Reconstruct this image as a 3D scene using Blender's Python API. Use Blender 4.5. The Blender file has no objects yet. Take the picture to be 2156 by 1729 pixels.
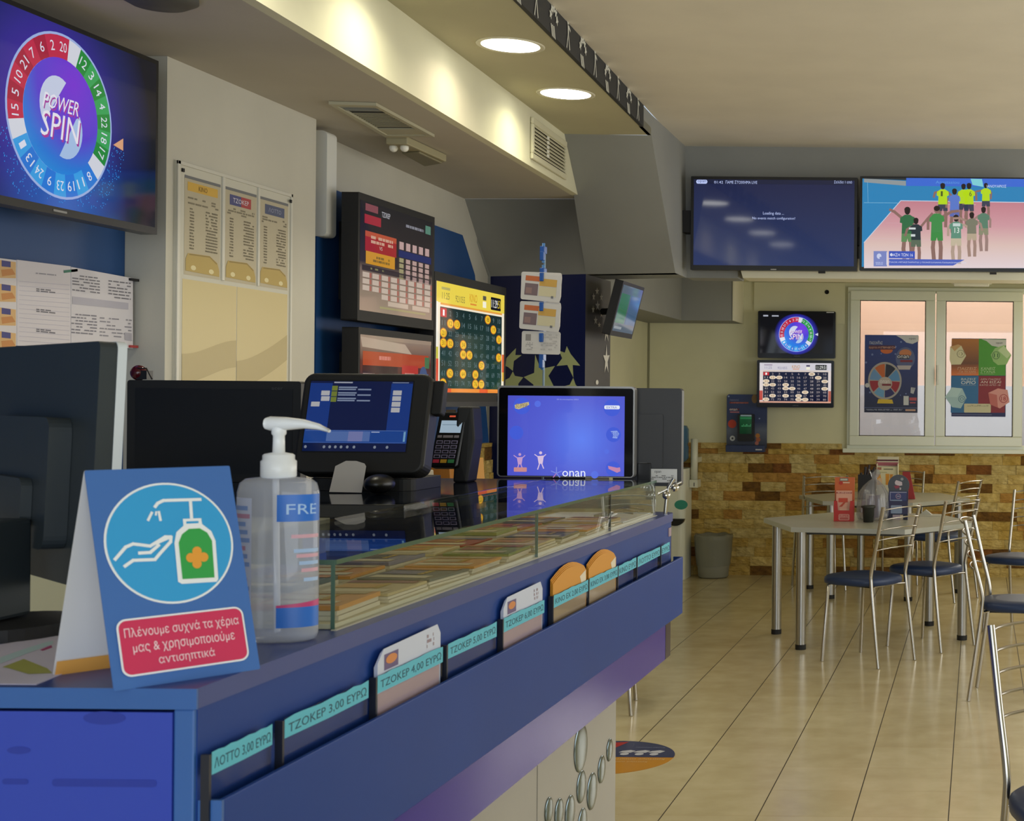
import bpy, math, random
from mathutils import Matrix, Vector
from mathutils.geometry import tessellate_polygon
random.seed(7)
sc = bpy.context.scene
COL = sc.collection
PI = math.pi

# ------------------------------------------------------------------ camera
W_PX, H_PX, F_PX = 2156.0, 1729.0, 3000.0
PX, PY, EYE, ROLL = 2060.0, 843.0, 1.45, math.radians(0.5)
RV = Vector((math.cos(ROLL), 0, math.sin(ROLL)))
UV = Vector((-math.sin(ROLL), 0, math.cos(ROLL)))
FV = Vector((0, 1, 0))
CAM = Vector((0, 0, EYE))
cd = bpy.data.cameras.new('camera')
cam = bpy.data.objects.new('camera', cd); COL.objects.link(cam)
cd.sensor_fit = 'HORIZONTAL'; cd.sensor_width = 36.0
cd.lens = F_PX / W_PX * 36.0
cd.shift_x = (W_PX / 2 - PX) / W_PX
cd.shift_y = (PY - H_PX / 2) / W_PX
cd.clip_start = 0.05; cd.clip_end = 100
cd.dof.use_dof = True; cd.dof.focus_distance = 5.0; cd.dof.aperture_fstop = 16.0
cam.matrix_world = Matrix(((RV.x, UV.x, 0, 0), (0, 0, -1, 0), (RV.z, UV.z, 0, EYE), (0, 0, 0, 1)))
sc.camera = cam

# ------------------------------------------------------------------ view, world, daylight
sc.view_settings.view_transform = 'Standard'
sc.view_settings.look = 'None'
sc.view_settings.gamma = 1.0
sc.view_settings.exposure = 0.0
sc.view_settings.use_curve_mapping = False
wd = bpy.data.worlds.new('world'); sc.world = wd; wd.use_nodes = True
bg = wd.node_tree.nodes['Background']
bg.inputs[0].default_value = (0.72, 0.84, 1.0, 1); bg.inputs[1].default_value = 0.75

def area(name, loc, rot, sx, sy, power, color):
    l = bpy.data.lights.new(name, 'AREA'); l.shape = 'RECTANGLE'; l.size = sx; l.size_y = sy
    l.energy = power; l.color = color
    o = bpy.data.objects.new(name, l); o.location = loc; o.rotation_euler = rot; COL.objects.link(o)
    return o
# daylight through the shop front behind the camera, the glazed right-hand side, and the yard behind the rear window
area('daylight_shop_front', (0.6, -2.9, 1.5), (math.radians(90), 0, 0), 5.0, 2.4, 112, (0.86, 0.93, 1.0))
area('daylight_side_window', (3.35, 6.0, 1.55), (math.radians(90), 0, math.radians(90)), 5.4, 1.9, 80, (1.0, 0.96, 0.88))
area('daylight_rear_window', (1.35, 11.55, 1.7), (math.radians(-90), 0, 0), 1.6, 1.3, 34, (1.0, 0.95, 0.85))
area('daylight_yard', (-0.2, 12.0, 3.9), (math.radians(12), 0, 0), 3.0, 0.7, 95, (1.0, 0.96, 0.9))

# ------------------------------------------------------------------ helpers
def lin(h):
    h = h.lstrip('#'); o = []
    for i in (0, 2, 4):
        c = int(h[i:i+2], 16) / 255
        o.append(c / 12.92 if c <= .04045 else ((c + .055) / 1.055) ** 2.4)
    return (*o, 1.0)
MC = {}
def mat(h, r=.6, m=0.0, e=0.0, spec=.5):
    """plain procedural material; e > 0 is a lit screen pixel colour"""
    k = (h, r, m, e, spec)
    if k in MC: return MC[k]
    M = bpy.data.materials.new('mat_' + h.lstrip('#') + ('_lit' if e else ''))
    M.use_nodes = True
    b = M.node_tree.nodes['Principled BSDF']
    c = lin(h)
    b.inputs['Roughness'].default_value = r; b.inputs['Metallic'].default_value = m
    b.inputs['Specular IOR Level'].default_value = spec
    if e:
        b.inputs['Base Color'].default_value = (.004, .004, .005, 1)
        b.inputs['Emission Color'].default_value = c; b.inputs['Emission Strength'].default_value = e
    else: b.inputs['Base Color'].default_value = c
    MC[k] = M
    return M
def lit(h, s=.9): return mat(h, .06, 0, s)
class NT:
    def __init__(s, name):
        s.m = bpy.data.materials.new(name); s.m.use_nodes = True
        s.t = s.m.node_tree; s.b = s.t.nodes['Principled BSDF']; s.out = s.t.nodes['Material Output']
    def n(s, typ, **kw):
        x = s.t.nodes.new(typ)
        for k, v in kw.items():
            if k.startswith('i_'):
                x.inputs[int(k[2:])].default_value = v
            else: setattr(x, k, v)
        return x
    def l(s, a, ai, b, bi): s.t.links.new(a.outputs[ai], b.inputs[bi])
    def math(s, op, a, b=None):
        x = s.n('ShaderNodeMath', operation=op)
        for i, v in enumerate((a, b)):
            if v is None: continue
            if isinstance(v, (int, float)): x.inputs[i].default_value = v
            else: s.t.links.new(v, x.inputs[i])
        return x.outputs[0]
def plaster(name, h, var=.04, r=.85, bump=.05, sc_=3.0, spec=.5):
    N = NT(name); c = lin(h)
    no = N.n('ShaderNodeTexNoise'); no.inputs['Scale'].default_value = sc_; no.inputs['Detail'].default_value = 4
    g = N.n('ShaderNodeNewGeometry'); N.l(g, 'Position', no, 'Vector')
    rp = N.n('ShaderNodeValToRGB')
    rp.color_ramp.elements[0].position = .3; rp.color_ramp.elements[1].position = .7
    rp.color_ramp.elements[0].color = tuple(x * (1 - var) for x in c[:3]) + (1,)
    rp.color_ramp.elements[1].color = tuple(min(1, x * (1 + var)) for x in c[:3]) + (1,)
    N.l(no, 'Fac', rp, 'Fac'); N.l(rp, 'Color', N.b, 'Base Color')
    n2 = N.n('ShaderNodeTexNoise'); n2.inputs['Scale'].default_value = 90; N.l(g, 'Position', n2, 'Vector')
    bu = N.n('ShaderNodeBump'); bu.inputs['Strength'].default_value = bump; bu.inputs['Distance'].default_value = .004
    N.l(n2, 'Fac', bu, 'Height'); N.l(bu, 'Normal', N.b, 'Normal')
    N.b.inputs['Roughness'].default_value = r; N.b.inputs['Specular IOR Level'].default_value = spec
    return N.m
def glass(name, tint=(.95, .98, .96), rough=.0, ior=1.5, body=None, bf=0.0, k=1.0):
    N = NT(name); N.t.nodes.remove(N.b)
    tr = N.n('ShaderNodeBsdfTransparent'); tr.inputs[0].default_value = (*tint, 1)
    gl = N.n('ShaderNodeBsdfGlossy'); gl.inputs['Roughness'].default_value = rough
    fr = N.n('ShaderNodeFresnel'); ge = N.n('ShaderNodeNewGeometry')
    io = N.math('ADD', N.math('MULTIPLY', ge.outputs['Backfacing'], 1 / ior - ior), ior); N.t.links.new(io, fr.inputs[0])
    mx = N.n('ShaderNodeMixShader')
    fac = N.math('MULTIPLY', fr.outputs[0], k)
    N.t.links.new(fac, mx.inputs[0])
    src = tr
    if body:
        df = N.n('ShaderNodeBsdfDiffuse'); df.inputs[0].default_value = lin(body)
        m2 = N.n('ShaderNodeMixShader'); m2.inputs[0].default_value = bf
        N.l(tr, 0, m2, 1); N.l(df, 0, m2, 2); src = m2
    N.l(src, 0, mx, 1); N.l(gl, 0, mx, 2); N.l(mx, 0, N.out, 0)
    return N.m
def radial_screen(name, centre, R, stops, s=.9, second=None):
    """lit screen picture whose colour follows the distance from a spot on the screen"""
    N = NT(name); g = N.n('ShaderNodeNewGeometry')
    d = N.n('ShaderNodeVectorMath', operation='DISTANCE'); d.inputs[1].default_value = centre
    N.l(g, 'Position', d, 0)
    q = N.math('DIVIDE', d.outputs['Value'], R)
    rp = N.n('ShaderNodeValToRGB')
    while len(rp.color_ramp.elements) < len(stops): rp.color_ramp.elements.new(.5)
    for e, (p, h) in zip(rp.color_ramp.elements, stops): e.position = p; e.color = lin(h)
    N.t.links.new(q, rp.inputs[0]); src = rp.outputs[0]
    if second:
        c2, R2, h2 = second
        d2 = N.n('ShaderNodeVectorMath', operation='DISTANCE'); d2.inputs[1].default_value = c2
        N.l(g, 'Position', d2, 0)
        f = N.math('SUBTRACT', 1.0, N.math('MINIMUM', N.math('DIVIDE', d2.outputs['Value'], R2), 1.0))
        mx = N.n('ShaderNodeMix', data_type='RGBA'); N.t.links.new(f, mx.inputs[0])
        N.t.links.new(src, mx.inputs[6]); mx.inputs[7].default_value = lin(h2); src = mx.outputs[2]
    N.t.links.new(src, N.b.inputs['Emission Color']); N.b.inputs['Emission Strength'].default_value = s
    N.b.inputs['Base Color'].default_value = (.004, .004, .005, 1); N.b.inputs['Roughness'].default_value = .06
    return N.m
def linear_screen(name, axis, a, b, stops, s=.9, emit=True, r=.06):
    N = NT(name); g = N.n('ShaderNodeNewGeometry')
    sx = N.n('ShaderNodeSeparateXYZ'); N.l(g, 'Position', sx, 0)
    q = N.n('ShaderNodeMapRange'); q.inputs[1].default_value = a; q.inputs[2].default_value = b
    N.l(sx, axis, q, 0)
    rp = N.n('ShaderNodeValToRGB')
    while len(rp.color_ramp.elements) < len(stops): rp.color_ramp.elements.new(.5)
    for e, (p, h) in zip(rp.color_ramp.elements, stops): e.position = p; e.color = lin(h)
    N.l(q, 0, rp, 0)
    if emit:
        N.l(rp, 0, N.b, 'Emission Color'); N.b.inputs['Emission Strength'].default_value = s
        N.b.inputs['Base Color'].default_value = (.004, .004, .005, 1)
    else: N.l(rp, 0, N.b, 'Base Color')
    N.b.inputs['Roughness'].default_value = r
    return N.m

def ray(px, py):
    return RV * ((px - PX) / F_PX) + UV * ((PY - py) / F_PX) + FV
def P(px, py, d): return CAM + ray(px, py) * d
def hit(px, py, o, n):
    r = ray(px, py); n = Vector(n)
    return CAM + r * ((Vector(o) - CAM).dot(n) / r.dot(n))
def Pz(px, py, z): return hit(px, py, (0, 0, z), (0, 0, 1))

# text outlines -------------------------------------------------
TC = {}
TWIN = str.maketrans('ΑΒΕΖΗΙΚΜΝΟΡΤΥΧ', 'ABEZHIKMNOPTYX')     # Greek capitals drawn like their Latin twins
def glyphs(s, bold=0.0):
    s = s.translate(TWIN)
    k = (s, bold)
    if k in TC: return TC[k]
    cu = bpy.data.curves.new('t', 'FONT'); cu.body = s; cu.resolution_u = 2; cu.offset = bold; cu.fill_mode = 'NONE'
    ob = bpy.data.objects.new('t', cu); COL.objects.link(ob)
    me = ob.to_mesh()
    # glyph outlines may overlap, so every outer contour is filled on its own, with the holes it contains
    co = [Vector((*p.co[:2], 0)) for p in me.vertices]; nb = {}
    for e in me.edges:
        a, b = e.vertices; nb.setdefault(a, []).append(b); nb.setdefault(b, []).append(a)
    loops, seen = [], set()
    for st in range(len(co)):
        if st in seen or st not in nb: continue
        lp = [st]; seen.add(st); cur = st
        nxt_ = [x for x in sorted(nb[st]) if x not in seen]
        while nxt_:
            cur = nxt_[0]; seen.add(cur); lp.append(cur); nxt_ = [x for x in sorted(nb[cur]) if x not in seen]
        if len(lp) > 2: loops.append([co[i] for i in lp])
    ar = lambda l: sum(l[i - 1].x * l[i].y - l[i].x * l[i - 1].y for i in range(len(l))) / 2
    def inside(p, l):
        r = False
        for i in range(len(l)):
            a, b = l[i - 1], l[i]
            if (a.y > p.y) != (b.y > p.y) and p.x < (b.x - a.x) * (p.y - a.y) / (b.y - a.y) + a.x: r = not r
        return r
    outs, holes = [], []
    for l in loops:
        box = [q for q in loops if q is not l and abs(ar(q)) > abs(ar(l)) and inside(l[0], q) and inside(l[len(l) // 2], q)]
        k_ = min(box, key=lambda q: abs(ar(q))) if box else None
        (holes if k_ is not None and ar(k_) * ar(l) < 0 else outs).append(l)
    v, f = [], []
    for o_ in outs:
        hs = [h for h in holes if inside(h[0], o_)]; b0 = len(v)
        for l in [o_] + hs: v += [(p.x, p.y) for p in l]
        f += [tuple(b0 + i for i in tri) for tri in tessellate_polygon([o_] + hs)]
    ob.to_mesh_clear(); bpy.data.objects.remove(ob); bpy.data.curves.remove(cu)
    if v:
        x0 = min(p[0] for p in v); x1 = max(p[0] for p in v); y0 = min(p[1] for p in v); y1 = max(p[1] for p in v)
        v = [((a - x0) / max(1e-6, x1 - x0), (b - y0) / max(1e-6, y1 - y0)) for a, b in v]
    TC[k] = (v, f)
    return TC[k]

WM = {}     # world matrix of every object built here
class MB:
    """collects shapes, then links them as ONE mesh object"""
    def __init__(s, m=None):
        s.v = []; s.f = []; s.mi = []; s.ms = []; s.m = m or Matrix(); s.sm = []
    def idx(s, mt):
        if mt not in s.ms: s.ms.append(mt)
        return s.ms.index(mt)
    def add(s, vs, fs, mt, smooth=False):
        b = len(s.v); s.v += [s.m @ Vector(p) for p in vs]
        i = s.idx(mt)
        for f in fs: s.f.append([b + q for q in f]); s.mi.append(i); s.sm.append(smooth)
        return s
    def box(s, x0, x1, y0, y1, z0, z1, mt):
        v = [(x, y, z) for z in (z0, z1) for y in (y0, y1) for x in (x0, x1)]
        return s.add(v, [(0, 2, 3, 1), (4, 5, 7, 6), (0, 1, 5, 4), (2, 6, 7, 3), (0, 4, 6, 2), (1, 3, 7, 5)], mt)
    def rbox(s, x0, x1, y0, y1, z0, z1, mt, r=.01, n=4):
        """box with rounded vertical-plane corners in x/z, extruded along y"""
        return s.prism(rrect(x0, z0, x1, z1, r, n), y0, y1, mt, 'y')
    def prism(s, poly, a, b, mt, ax='z', smooth=False):
        n = len(poly)
        def q(p, t): return {'z': (p[0], p[1], t), 'y': (p[0], t, p[1]), 'x': (t, p[0], p[1])}[ax]
        v = [q(p, a) for p in poly] + [q(p, b) for p in poly]
        s.add(v, [tuple(range(n - 1, -1, -1)), tuple(range(n, 2 * n))], mt)
        return s.add(v, [(i, (i + 1) % n, n + (i + 1) % n, n + i) for i in range(n)], mt, smooth)
    def hull(s, front, back, mt):
        n = len(front)
        return s.add(list(front) + list(back), [tuple(range(n)), tuple(range(2 * n - 1, n - 1, -1))] +
                     [(i, n + i, n + (i + 1) % n, (i + 1) % n) for i in range(n)], mt)
    def slab(s, o, u, v, w, h, t, mt, r=0, n=5, c0=(0, 0)):
        """rectangle w x h in the frame (u, v) with origin o, thickness t behind (against the normal)"""
        o, u, v = Vector(o), Vector(u).normalized(), Vector(v).normalized(); nn = u.cross(v).normalized()
        pl = rrect(c0[0], c0[1], c0[0] + w, c0[1] + h, r, n) if r else [(c0[0], c0[1]), (c0[0] + w, c0[1]), (c0[0] + w, c0[1] + h), (c0[0], c0[1] + h)]
        fr = [o + u * a + v * b for a, b in pl]
        return s.hull(fr, [p - nn * t for p in fr], mt)
    def tube(s, pts, r, mt, n=10, cap=True, closed=False):
        pts = [Vector(p) for p in pts]; m = len(pts); rs = r if isinstance(r, (list, tuple)) else [r] * m
        up = None; rings = []
        for i, p in enumerate(pts):
            if closed: t = (pts[(i + 1) % m] - pts[i - 1])
            else: t = pts[min(i + 1, m - 1)] - pts[max(i - 1, 0)]
            t.normalize()
            if up is None:
                up = t.orthogonal().normalized()
            up = (up - t * up.dot(t)).normalized(); sd = t.cross(up)
            rings.append([p + (up * math.cos(2 * PI * k / n) + sd * math.sin(2 * PI * k / n)) * rs[i] for k in range(n)])
        v = [q for g in rings for q in g]; f = []
        for i in range(m if closed else m - 1):
            j = (i + 1) % m
            for k in range(n):
                f.append((i * n + k, i * n + (k + 1) % n, j * n + (k + 1) % n, j * n + k))
        s.add(v, f, mt, True)
        if cap and not closed:
            s.add(rings[0], [tuple(range(n - 1, -1, -1))], mt); s.add(rings[-1], [tuple(range(n))], mt)
        return s
    def lathe(s, prof, c, mt, n=24, sx=1, sy=1, smooth=True):
        v = []; f = []
        for r, z in prof:
            for k in range(n):
                a = 2 * PI * k / n; v.append((c[0] + r * sx * math.cos(a), c[1] + r * sy * math.sin(a), c[2] + z))
        for i in range(len(prof) - 1):
            for k in range(n):
                f.append((i * n + k, i * n + (k + 1) % n, (i + 1) * n + (k + 1) % n, (i + 1) * n + k))
        s.add(v, f, mt, smooth)
        return s
    def ball(s, c, r, mt, n=14, sz=(1, 1, 1)):
        pr = [(r * math.sin(PI * i / n) + 1e-5, -r * math.cos(PI * i / n) * sz[2]) for i in range(n + 1)]
        return s.lathe(pr, c, mt, n * 2, sz[0], sz[1])
    def build(s, name, parent=None, bevel=0, smooth=None, seg=2):
        me = bpy.data.meshes.new(name)
        inv = WM[parent.name].inverted() if parent else Matrix()
        org = None
        if parent is None:      # origin at the base centre
            xs = [p.x for p in s.v]; ys = [p.y for p in s.v]; zs = [p.z for p in s.v]
            org = Vector(((min(xs) + max(xs)) / 2, (min(ys) + max(ys)) / 2, min(zs))); inv = Matrix.Translation(-org)
        me.from_pydata([inv @ p for p in s.v], [], s.f)
        for mt in s.ms: me.materials.append(mt)
        me.polygons.foreach_set('material_index', s.mi)
        me.polygons.foreach_set('use_smooth', s.sm)
        me.update()
        o = bpy.data.objects.new(name, me); COL.objects.link(o)
        if parent: o.parent = parent; WM[o.name] = WM[parent.name].copy()
        else: o.location = org; WM[o.name] = Matrix.Translation(org)
        if bevel:
            bv = o.modifiers.new('bevel', 'BEVEL'); bv.width = bevel; bv.segments = seg; bv.limit_method = 'ANGLE'; bv.angle_limit = math.radians(40)
        return o
def rrect(x0, y0, x1, y1, r, n=5):
    o = []
    for cx, cy, a0 in ((x1 - r, y0 + r, -90), (x1 - r, y1 - r, 0), (x0 + r, y1 - r, 90), (x0 + r, y0 + r, 180)):
        for i in range(n + 1):
            a = math.radians(a0 + 90 * i / n); o.append((cx + r * math.cos(a), cy + r * math.sin(a)))
    return o
def ell(cx, cy, rx, ry, n=28, a0=0, a1=360):
    full = abs(a1 - a0) >= 360
    k = n if full else n + 1
    return [(cx + rx * math.cos(math.radians(a0 + (a1 - a0) * i / n)), cy + ry * math.sin(math.radians(a0 + (a1 - a0) * i / n))) for i in range(k)]
def star(cx, cy, rx, ry, rot=-90, q=.42, n=5):
    return [(cx + (rx if i % 2 == 0 else rx * q) * math.cos(math.radians(rot + 180 / n * i)),
             cy + (ry if i % 2 == 0 else ry * q) * math.sin(math.radians(rot + 180 / n * i))) for i in range(2 * n)]

class Cv(MB):
    """flat artwork on a real plane. px mode: points given where they are read in the photograph, carried by
    the sight line onto the plane.  uv mode: points in sheet units, y down, from the sheet's top left corner."""
    def __init__(s, o, u, v, size=None, units=None, dz=.0006):
        super().__init__()
        s.o = Vector(o); s.u = Vector(u).normalized(); s.w = Vector(v).normalized()
        s.n = s.u.cross(s.w).normalized(); s.w = s.n.cross(s.u)
        s.size, s.units, s.dz, s.L = size, units, dz, 1
        s.c = (0, 0, 1.0); s._l = None; s._k = 0
    def crop(s, x0, y0, k): s.c = (x0, y0, k); return s
    def loc(s, x, y):
        if s.units: return (x / s.units[0] * s.size[0], -y / s.units[1] * s.size[1])
        p = hit(s.c[0] + x / s.c[2], s.c[1] + y / s.c[2], s.o, s.n) - s.o
        return (p.dot(s.u), p.dot(s.w))
    def nxt(s):     # each mark lies a hair above the one before it
        if s._l != s.L: s._l = s.L; s._k = 0
        s._k = min(s._k + 1, 40); s.e = s.dz * s.L + s.dz * .02 * s._k
    def add(s, vs, fs, mt, smooth=False):
        MB.add(s, vs, fs, mt, smooth); s.nxt(); return s
    e = 0.0
    def at(s, a, b):
        if s.e < s.dz * s.L or s._l != s.L: s._l = s.L; s._k = 0; s.e = s.dz * s.L
        return s.o + s.u * a + s.w * b + s.n * s.e
    def pol(s, pts, mt):
        s.add([s.at(*s.loc(*p)) for p in pts], [tuple(range(len(pts)))], mt); return s
    def lpol(s, pts, mt):
        s.add([s.at(*p) for p in pts], [tuple(range(len(pts)))], mt); return s
    def rect(s, x0, y0, x1, y1, mt, r=0):
        a0, b1 = s.loc(x0, y0); a1, b0 = s.loc(x1, y1)
        if r: return s.lpol(rrect(a0, b0, a1, b1, min(r, (a1 - a0) / 2.01, (b1 - b0) / 2.01)), mt)
        return s.lpol([(a0, b0), (a1, b0), (a1, b1), (a0, b1)], mt)
    def disc(s, cx, cy, rx, mt, ry=None, n=28):
        ry = ry or rx
        return s.pol(ell(cx, cy, rx, ry, n), mt)
    def line(s, pts, w, mt):
        q = [Vector(s.loc(*p)) for p in pts]
        for a, b in zip(q, q[1:]):
            d = (b - a)
            if d.length < 1e-7: continue
            d.normalize(); e = Vector((-d.y, d.x)) * w / 2; a2 = a - d * w * .3; b2 = b + d * w * .3
            s.lpol([tuple(a2 - e), tuple(b2 - e), tuple(b2 + e), tuple(a2 + e)], mt)
        return s
    def text(s, t, x0, y0, x1, y1, mt, bold=.012, shear=0, rot=0):
        v, f = glyphs(t, bold)
        if not v: return s
        a0, b1 = s.loc(x0, y0); a1, b0 = s.loc(x1, y1); h = b1 - b0; w = a1 - a0
        ca, sa = math.cos(rot), math.sin(rot); cx, cy = (a0 + a1) / 2, (b0 + b1) / 2
        q = []
        for a, b in v:
            X = (a - .5) * w + shear * h * (b - .5); Y = (b - .5) * h
            q.append(s.at(cx + X * ca - Y * sa, cy + X * sa + Y * ca))
        s.add(q, f, mt); return s
    def scribble(s, x0, y0, x1, y1, rows, mt, fill=.55, gap=.35, seed=1):
        """rows of small print: dashes of uneven length"""
        rn = random.Random(seed); hh = (y1 - y0) / rows
        for i in range(rows):
            x = x0 + rn.random() * (x1 - x0) * .04
            while x < x1:
                l = (x1 - x0) * (.05 + .16 * rn.random())
                if rn.random() < fill: s.rect(x, y0 + i * hh, min(x1, x + l), y0 + (i + 1 - gap) * hh, mt)
                x += l + (x1 - x0) * .025
        return s

def tagt(o, label, cat, group=None, kind=None):
    o['label'] = label; o['category'] = cat
    if group: o['group'] = group
    if kind: o['kind'] = kind
    return o
def thing(name, label, cat, loc, rz=0, group=None):
    o = bpy.data.objects.new(name, None); COL.objects.link(o)
    o.empty_display_size = .05
    o.location = loc; o.rotation_euler = (0, 0, rz)
    WM[o.name] = Matrix.Translation(Vector(loc)) @ Matrix.Rotation(rz, 4, 'Z')
    return tagt(o, label, cat, group)
def struct(o): o['kind'] = 'structure'; return o
def copy_tree(o, parent=None):
    c = o.copy(); COL.objects.link(c)
    if parent: c.parent = parent
    for ch in [x for x in bpy.data.objects if x.parent == o]: copy_tree(ch, c)
    return c
# ------------------------------------------------------------------ setting
WHITE = plaster('white_wall_paint', '#c6c2b5'); CREAM = plaster('cream_wall_paint', '#dcd8b4')
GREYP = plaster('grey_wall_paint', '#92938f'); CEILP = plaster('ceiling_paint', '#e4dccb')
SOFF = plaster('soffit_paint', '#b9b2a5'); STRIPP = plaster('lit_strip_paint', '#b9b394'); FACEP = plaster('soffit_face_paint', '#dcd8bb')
BLUEP = plaster('blue_panel_paint', '#17467f', .05, .5, .02)
BLACK = mat('#0b0b0c', .35); BLACKM = mat('#121214', .6); CHROME = mat('#c9c6c0', .16, 1.0); STEEL = mat('#a9a7a2', .3, 1.0)
WPLAST = mat('#e6e6e2', .4)

def tile_floor():
    N = NT('floor_tiles'); g = N.n('ShaderNodeNewGeometry'); sx = N.n('ShaderNodeSeparateXYZ'); N.l(g, 'Position', sx, 0)
    def cell(out, off, w):
        a = N.math('DIVIDE', N.math('ADD', out, off), .331)
        fr = N.math('FRACT', a); d = N.math('ABSOLUTE', N.math('SUBTRACT', fr, .5))
        return N.math('GREATER_THAN', d, .5 - w / .331 / 2), N.math('FLOOR', a)
    lx, ix = cell(sx.outputs[0], 10.0215, .0042); ly, iy = cell(sx.outputs[1], 10.0 - .052, .003)
    wn = N.n('ShaderNodeTexWhiteNoise', noise_dimensions='2D'); cb = N.n('ShaderNodeCombineXYZ')
    N.t.links.new(ix, cb.inputs[0]); N.t.links.new(iy, cb.inputs[1]); N.l(cb, 0, wn, 'Vector')
    no = N.n('ShaderNodeTexNoise'); no.inputs['Scale'].default_value = 7; no.inputs['Detail'].default_value = 6; N.l(g, 'Position', no, 'Vector')
    rp = N.n('ShaderNodeValToRGB'); rp.color_ramp.elements[0].position = .3; rp.color_ramp.elements[1].position = .72
    rp.color_ramp.elements[0].color = lin('#c6b78f'); rp.color_ramp.elements[1].color = lin('#d6c9a4')
    f = N.math('ADD', N.math('MULTIPLY', no.outputs[0], .82), N.math('MULTIPLY', wn.outputs[0], .18)); N.t.links.new(f, rp.inputs[0])
    m1 = N.n('ShaderNodeMix', data_type='RGBA'); N.t.links.new(ly, m1.inputs[0]); N.l(rp, 0, m1, 6); m1.inputs[7].default_value = lin('#a8946a')
    m2 = N.n('ShaderNodeMix', data_type='RGBA'); N.t.links.new(lx, m2.inputs[0]); N.l(m1, 2, m2, 6); m2.inputs[7].default_value = lin('#3f3622')
    N.l(m2, 2, N.b, 'Base Color')
    ro = N.math('ADD', N.math('MULTIPLY', N.math('MAXIMUM', lx, ly), .5), N.math('ADD', .12, N.math('MULTIPLY', no.outputs[0], .1)))
    N.t.links.new(ro, N.b.inputs['Roughness'])
    bu = N.n('ShaderNodeBump'); bu.inputs['Strength'].default_value = .25; bu.inputs['Distance'].default_value = .002; bu.invert = True
    h = N.math('ADD', N.math('MAXIMUM', lx, ly), N.math('MULTIPLY', no.outputs[0], .12)); N.t.links.new(h, bu.inputs['Height']); N.l(bu, 0, N.b, 'Normal')
    return N.m
HC = EYE + 1.51       # main ceiling
HS = EYE + 1.12       # soffit underside
HL = EYE + 1.40       # lamp strip underside
HB = EYE + .72        # lower edge of the grey bulkhead
HR = EYE + .955       # rear ceiling
ZB, ZR = 8.55, 11.7   # bulkhead plane, rear wall plane
def xw(y): return -2.86 if y < 4.8 else -2.85 - .045 * (y - 6.33)
def xs(y): return -2.073 - .0434 * (y - 4.26)
def xb(y): return -1.643 - .045 * (y - 5.03)

struct(MB().box(-3.4, 3.5, -3.2, ZR + .05, -.1, 0, tile_floor()).build('floor'))
# ceiling: one flat plane, carried by the right-hand side of the lamp strip
m = MB(); m.hull([(xb(-3.2) + .005, -3.2, HC), (3.5, -3.2, HC), (3.5, ZB + .1, HC), (xb(ZB + .1) + .005, ZB + .1, HC)],
                 [(xb(-3.2) + .005, -3.2, HC + .1), (3.5, -3.2, HC + .1), (3.5, ZB + .1, HC + .1), (xb(ZB + .1) + .005, ZB + .1, HC + .1)], CEILP)
struct(m.build('ceiling'))
m = MB().box(-3.1, 3.5, ZB + .22, ZR, HR, HR + .08, CREAM); struct(m.build('ceiling_rear'))
# dropped soffit along the left wall (underside, face) and the lamp strip above it
y0 = -3.2
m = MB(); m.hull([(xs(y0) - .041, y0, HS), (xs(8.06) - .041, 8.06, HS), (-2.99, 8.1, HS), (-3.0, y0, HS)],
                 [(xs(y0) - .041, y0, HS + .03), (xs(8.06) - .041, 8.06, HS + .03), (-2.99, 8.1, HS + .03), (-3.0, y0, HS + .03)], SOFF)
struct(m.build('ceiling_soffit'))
m = MB(); t = .04
m.hull([(xs(y0), y0, HS), (xs(8.06), 8.06, HS), (xs(7.59), 7.59, HL), (xs(y0), y0, HL)],
       [(xs(y0) - t, y0, HS), (xs(8.06) - t, 8.06, HS), (xs(7.59) - t, 7.59, HL), (xs(y0) - t, y0, HL)], FACEP)
struct(m.build('ceiling_soffit_face'))
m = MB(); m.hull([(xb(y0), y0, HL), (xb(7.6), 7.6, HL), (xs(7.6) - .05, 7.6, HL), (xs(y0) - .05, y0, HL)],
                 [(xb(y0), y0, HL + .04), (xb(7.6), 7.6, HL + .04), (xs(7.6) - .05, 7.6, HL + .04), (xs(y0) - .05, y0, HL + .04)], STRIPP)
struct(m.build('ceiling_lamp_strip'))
# dark printed band on the strip's outer edge
DARK = mat('#2b2d31', .6)
m = MB(); m.hull([(xb(y0) + .006, y0, HL - .002), (xb(7.36) + .006, 7.36, HL - .002), (xb(7.36) + .006, 7.36, HC - .001), (xb(y0) + .006, y0, HC - .001)],
                 [(xb(y0) - .012, y0, HL - .002), (xb(7.36) - .012, 7.36, HL - .002), (xb(7.36) - .012, 7.36, HC - .001), (xb(y0) - .012, y0, HC - .001)], DARK)
band = struct(m.build('trim_1'))
c = Cv((xb(7) + .008, 7, HL), (-.045, 1, 0), (0, 0, 1)); FIG = mat('#d0d0c6', .7)
c.u = Vector((-.045, 1, 0)).normalized(); c.n = c.u.cross(Vector((0, 0, 1))); c.w = Vector((0, 0, 1))
zc = HL + .06 - c.o.z
def person_fig(a, k):
    q = lambda x, y: (a + x * k, zc + y * k)
    c.lpol([q(*p) for p in ell(.0, .42, .07, .08, 10)], FIG)
    c.lpol([q(*p) for p in ((-.1, .32), (.1, .32), (.07, -.02), (-.07, -.02))], FIG)
    for pts in (((-.1, .32), (-.28, .5), (-.22, .54), (-.04, .34)), ((.1, .32), (.3, .22), (.28, .14), (.06, .24)),
                ((-.07, 0), (0, 0), (-.16, -.5), (-.25, -.48)), ((0, 0), (.08, 0), (.26, -.46), (.17, -.5))): c.lpol([q(*p) for p in pts], FIG)
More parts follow.
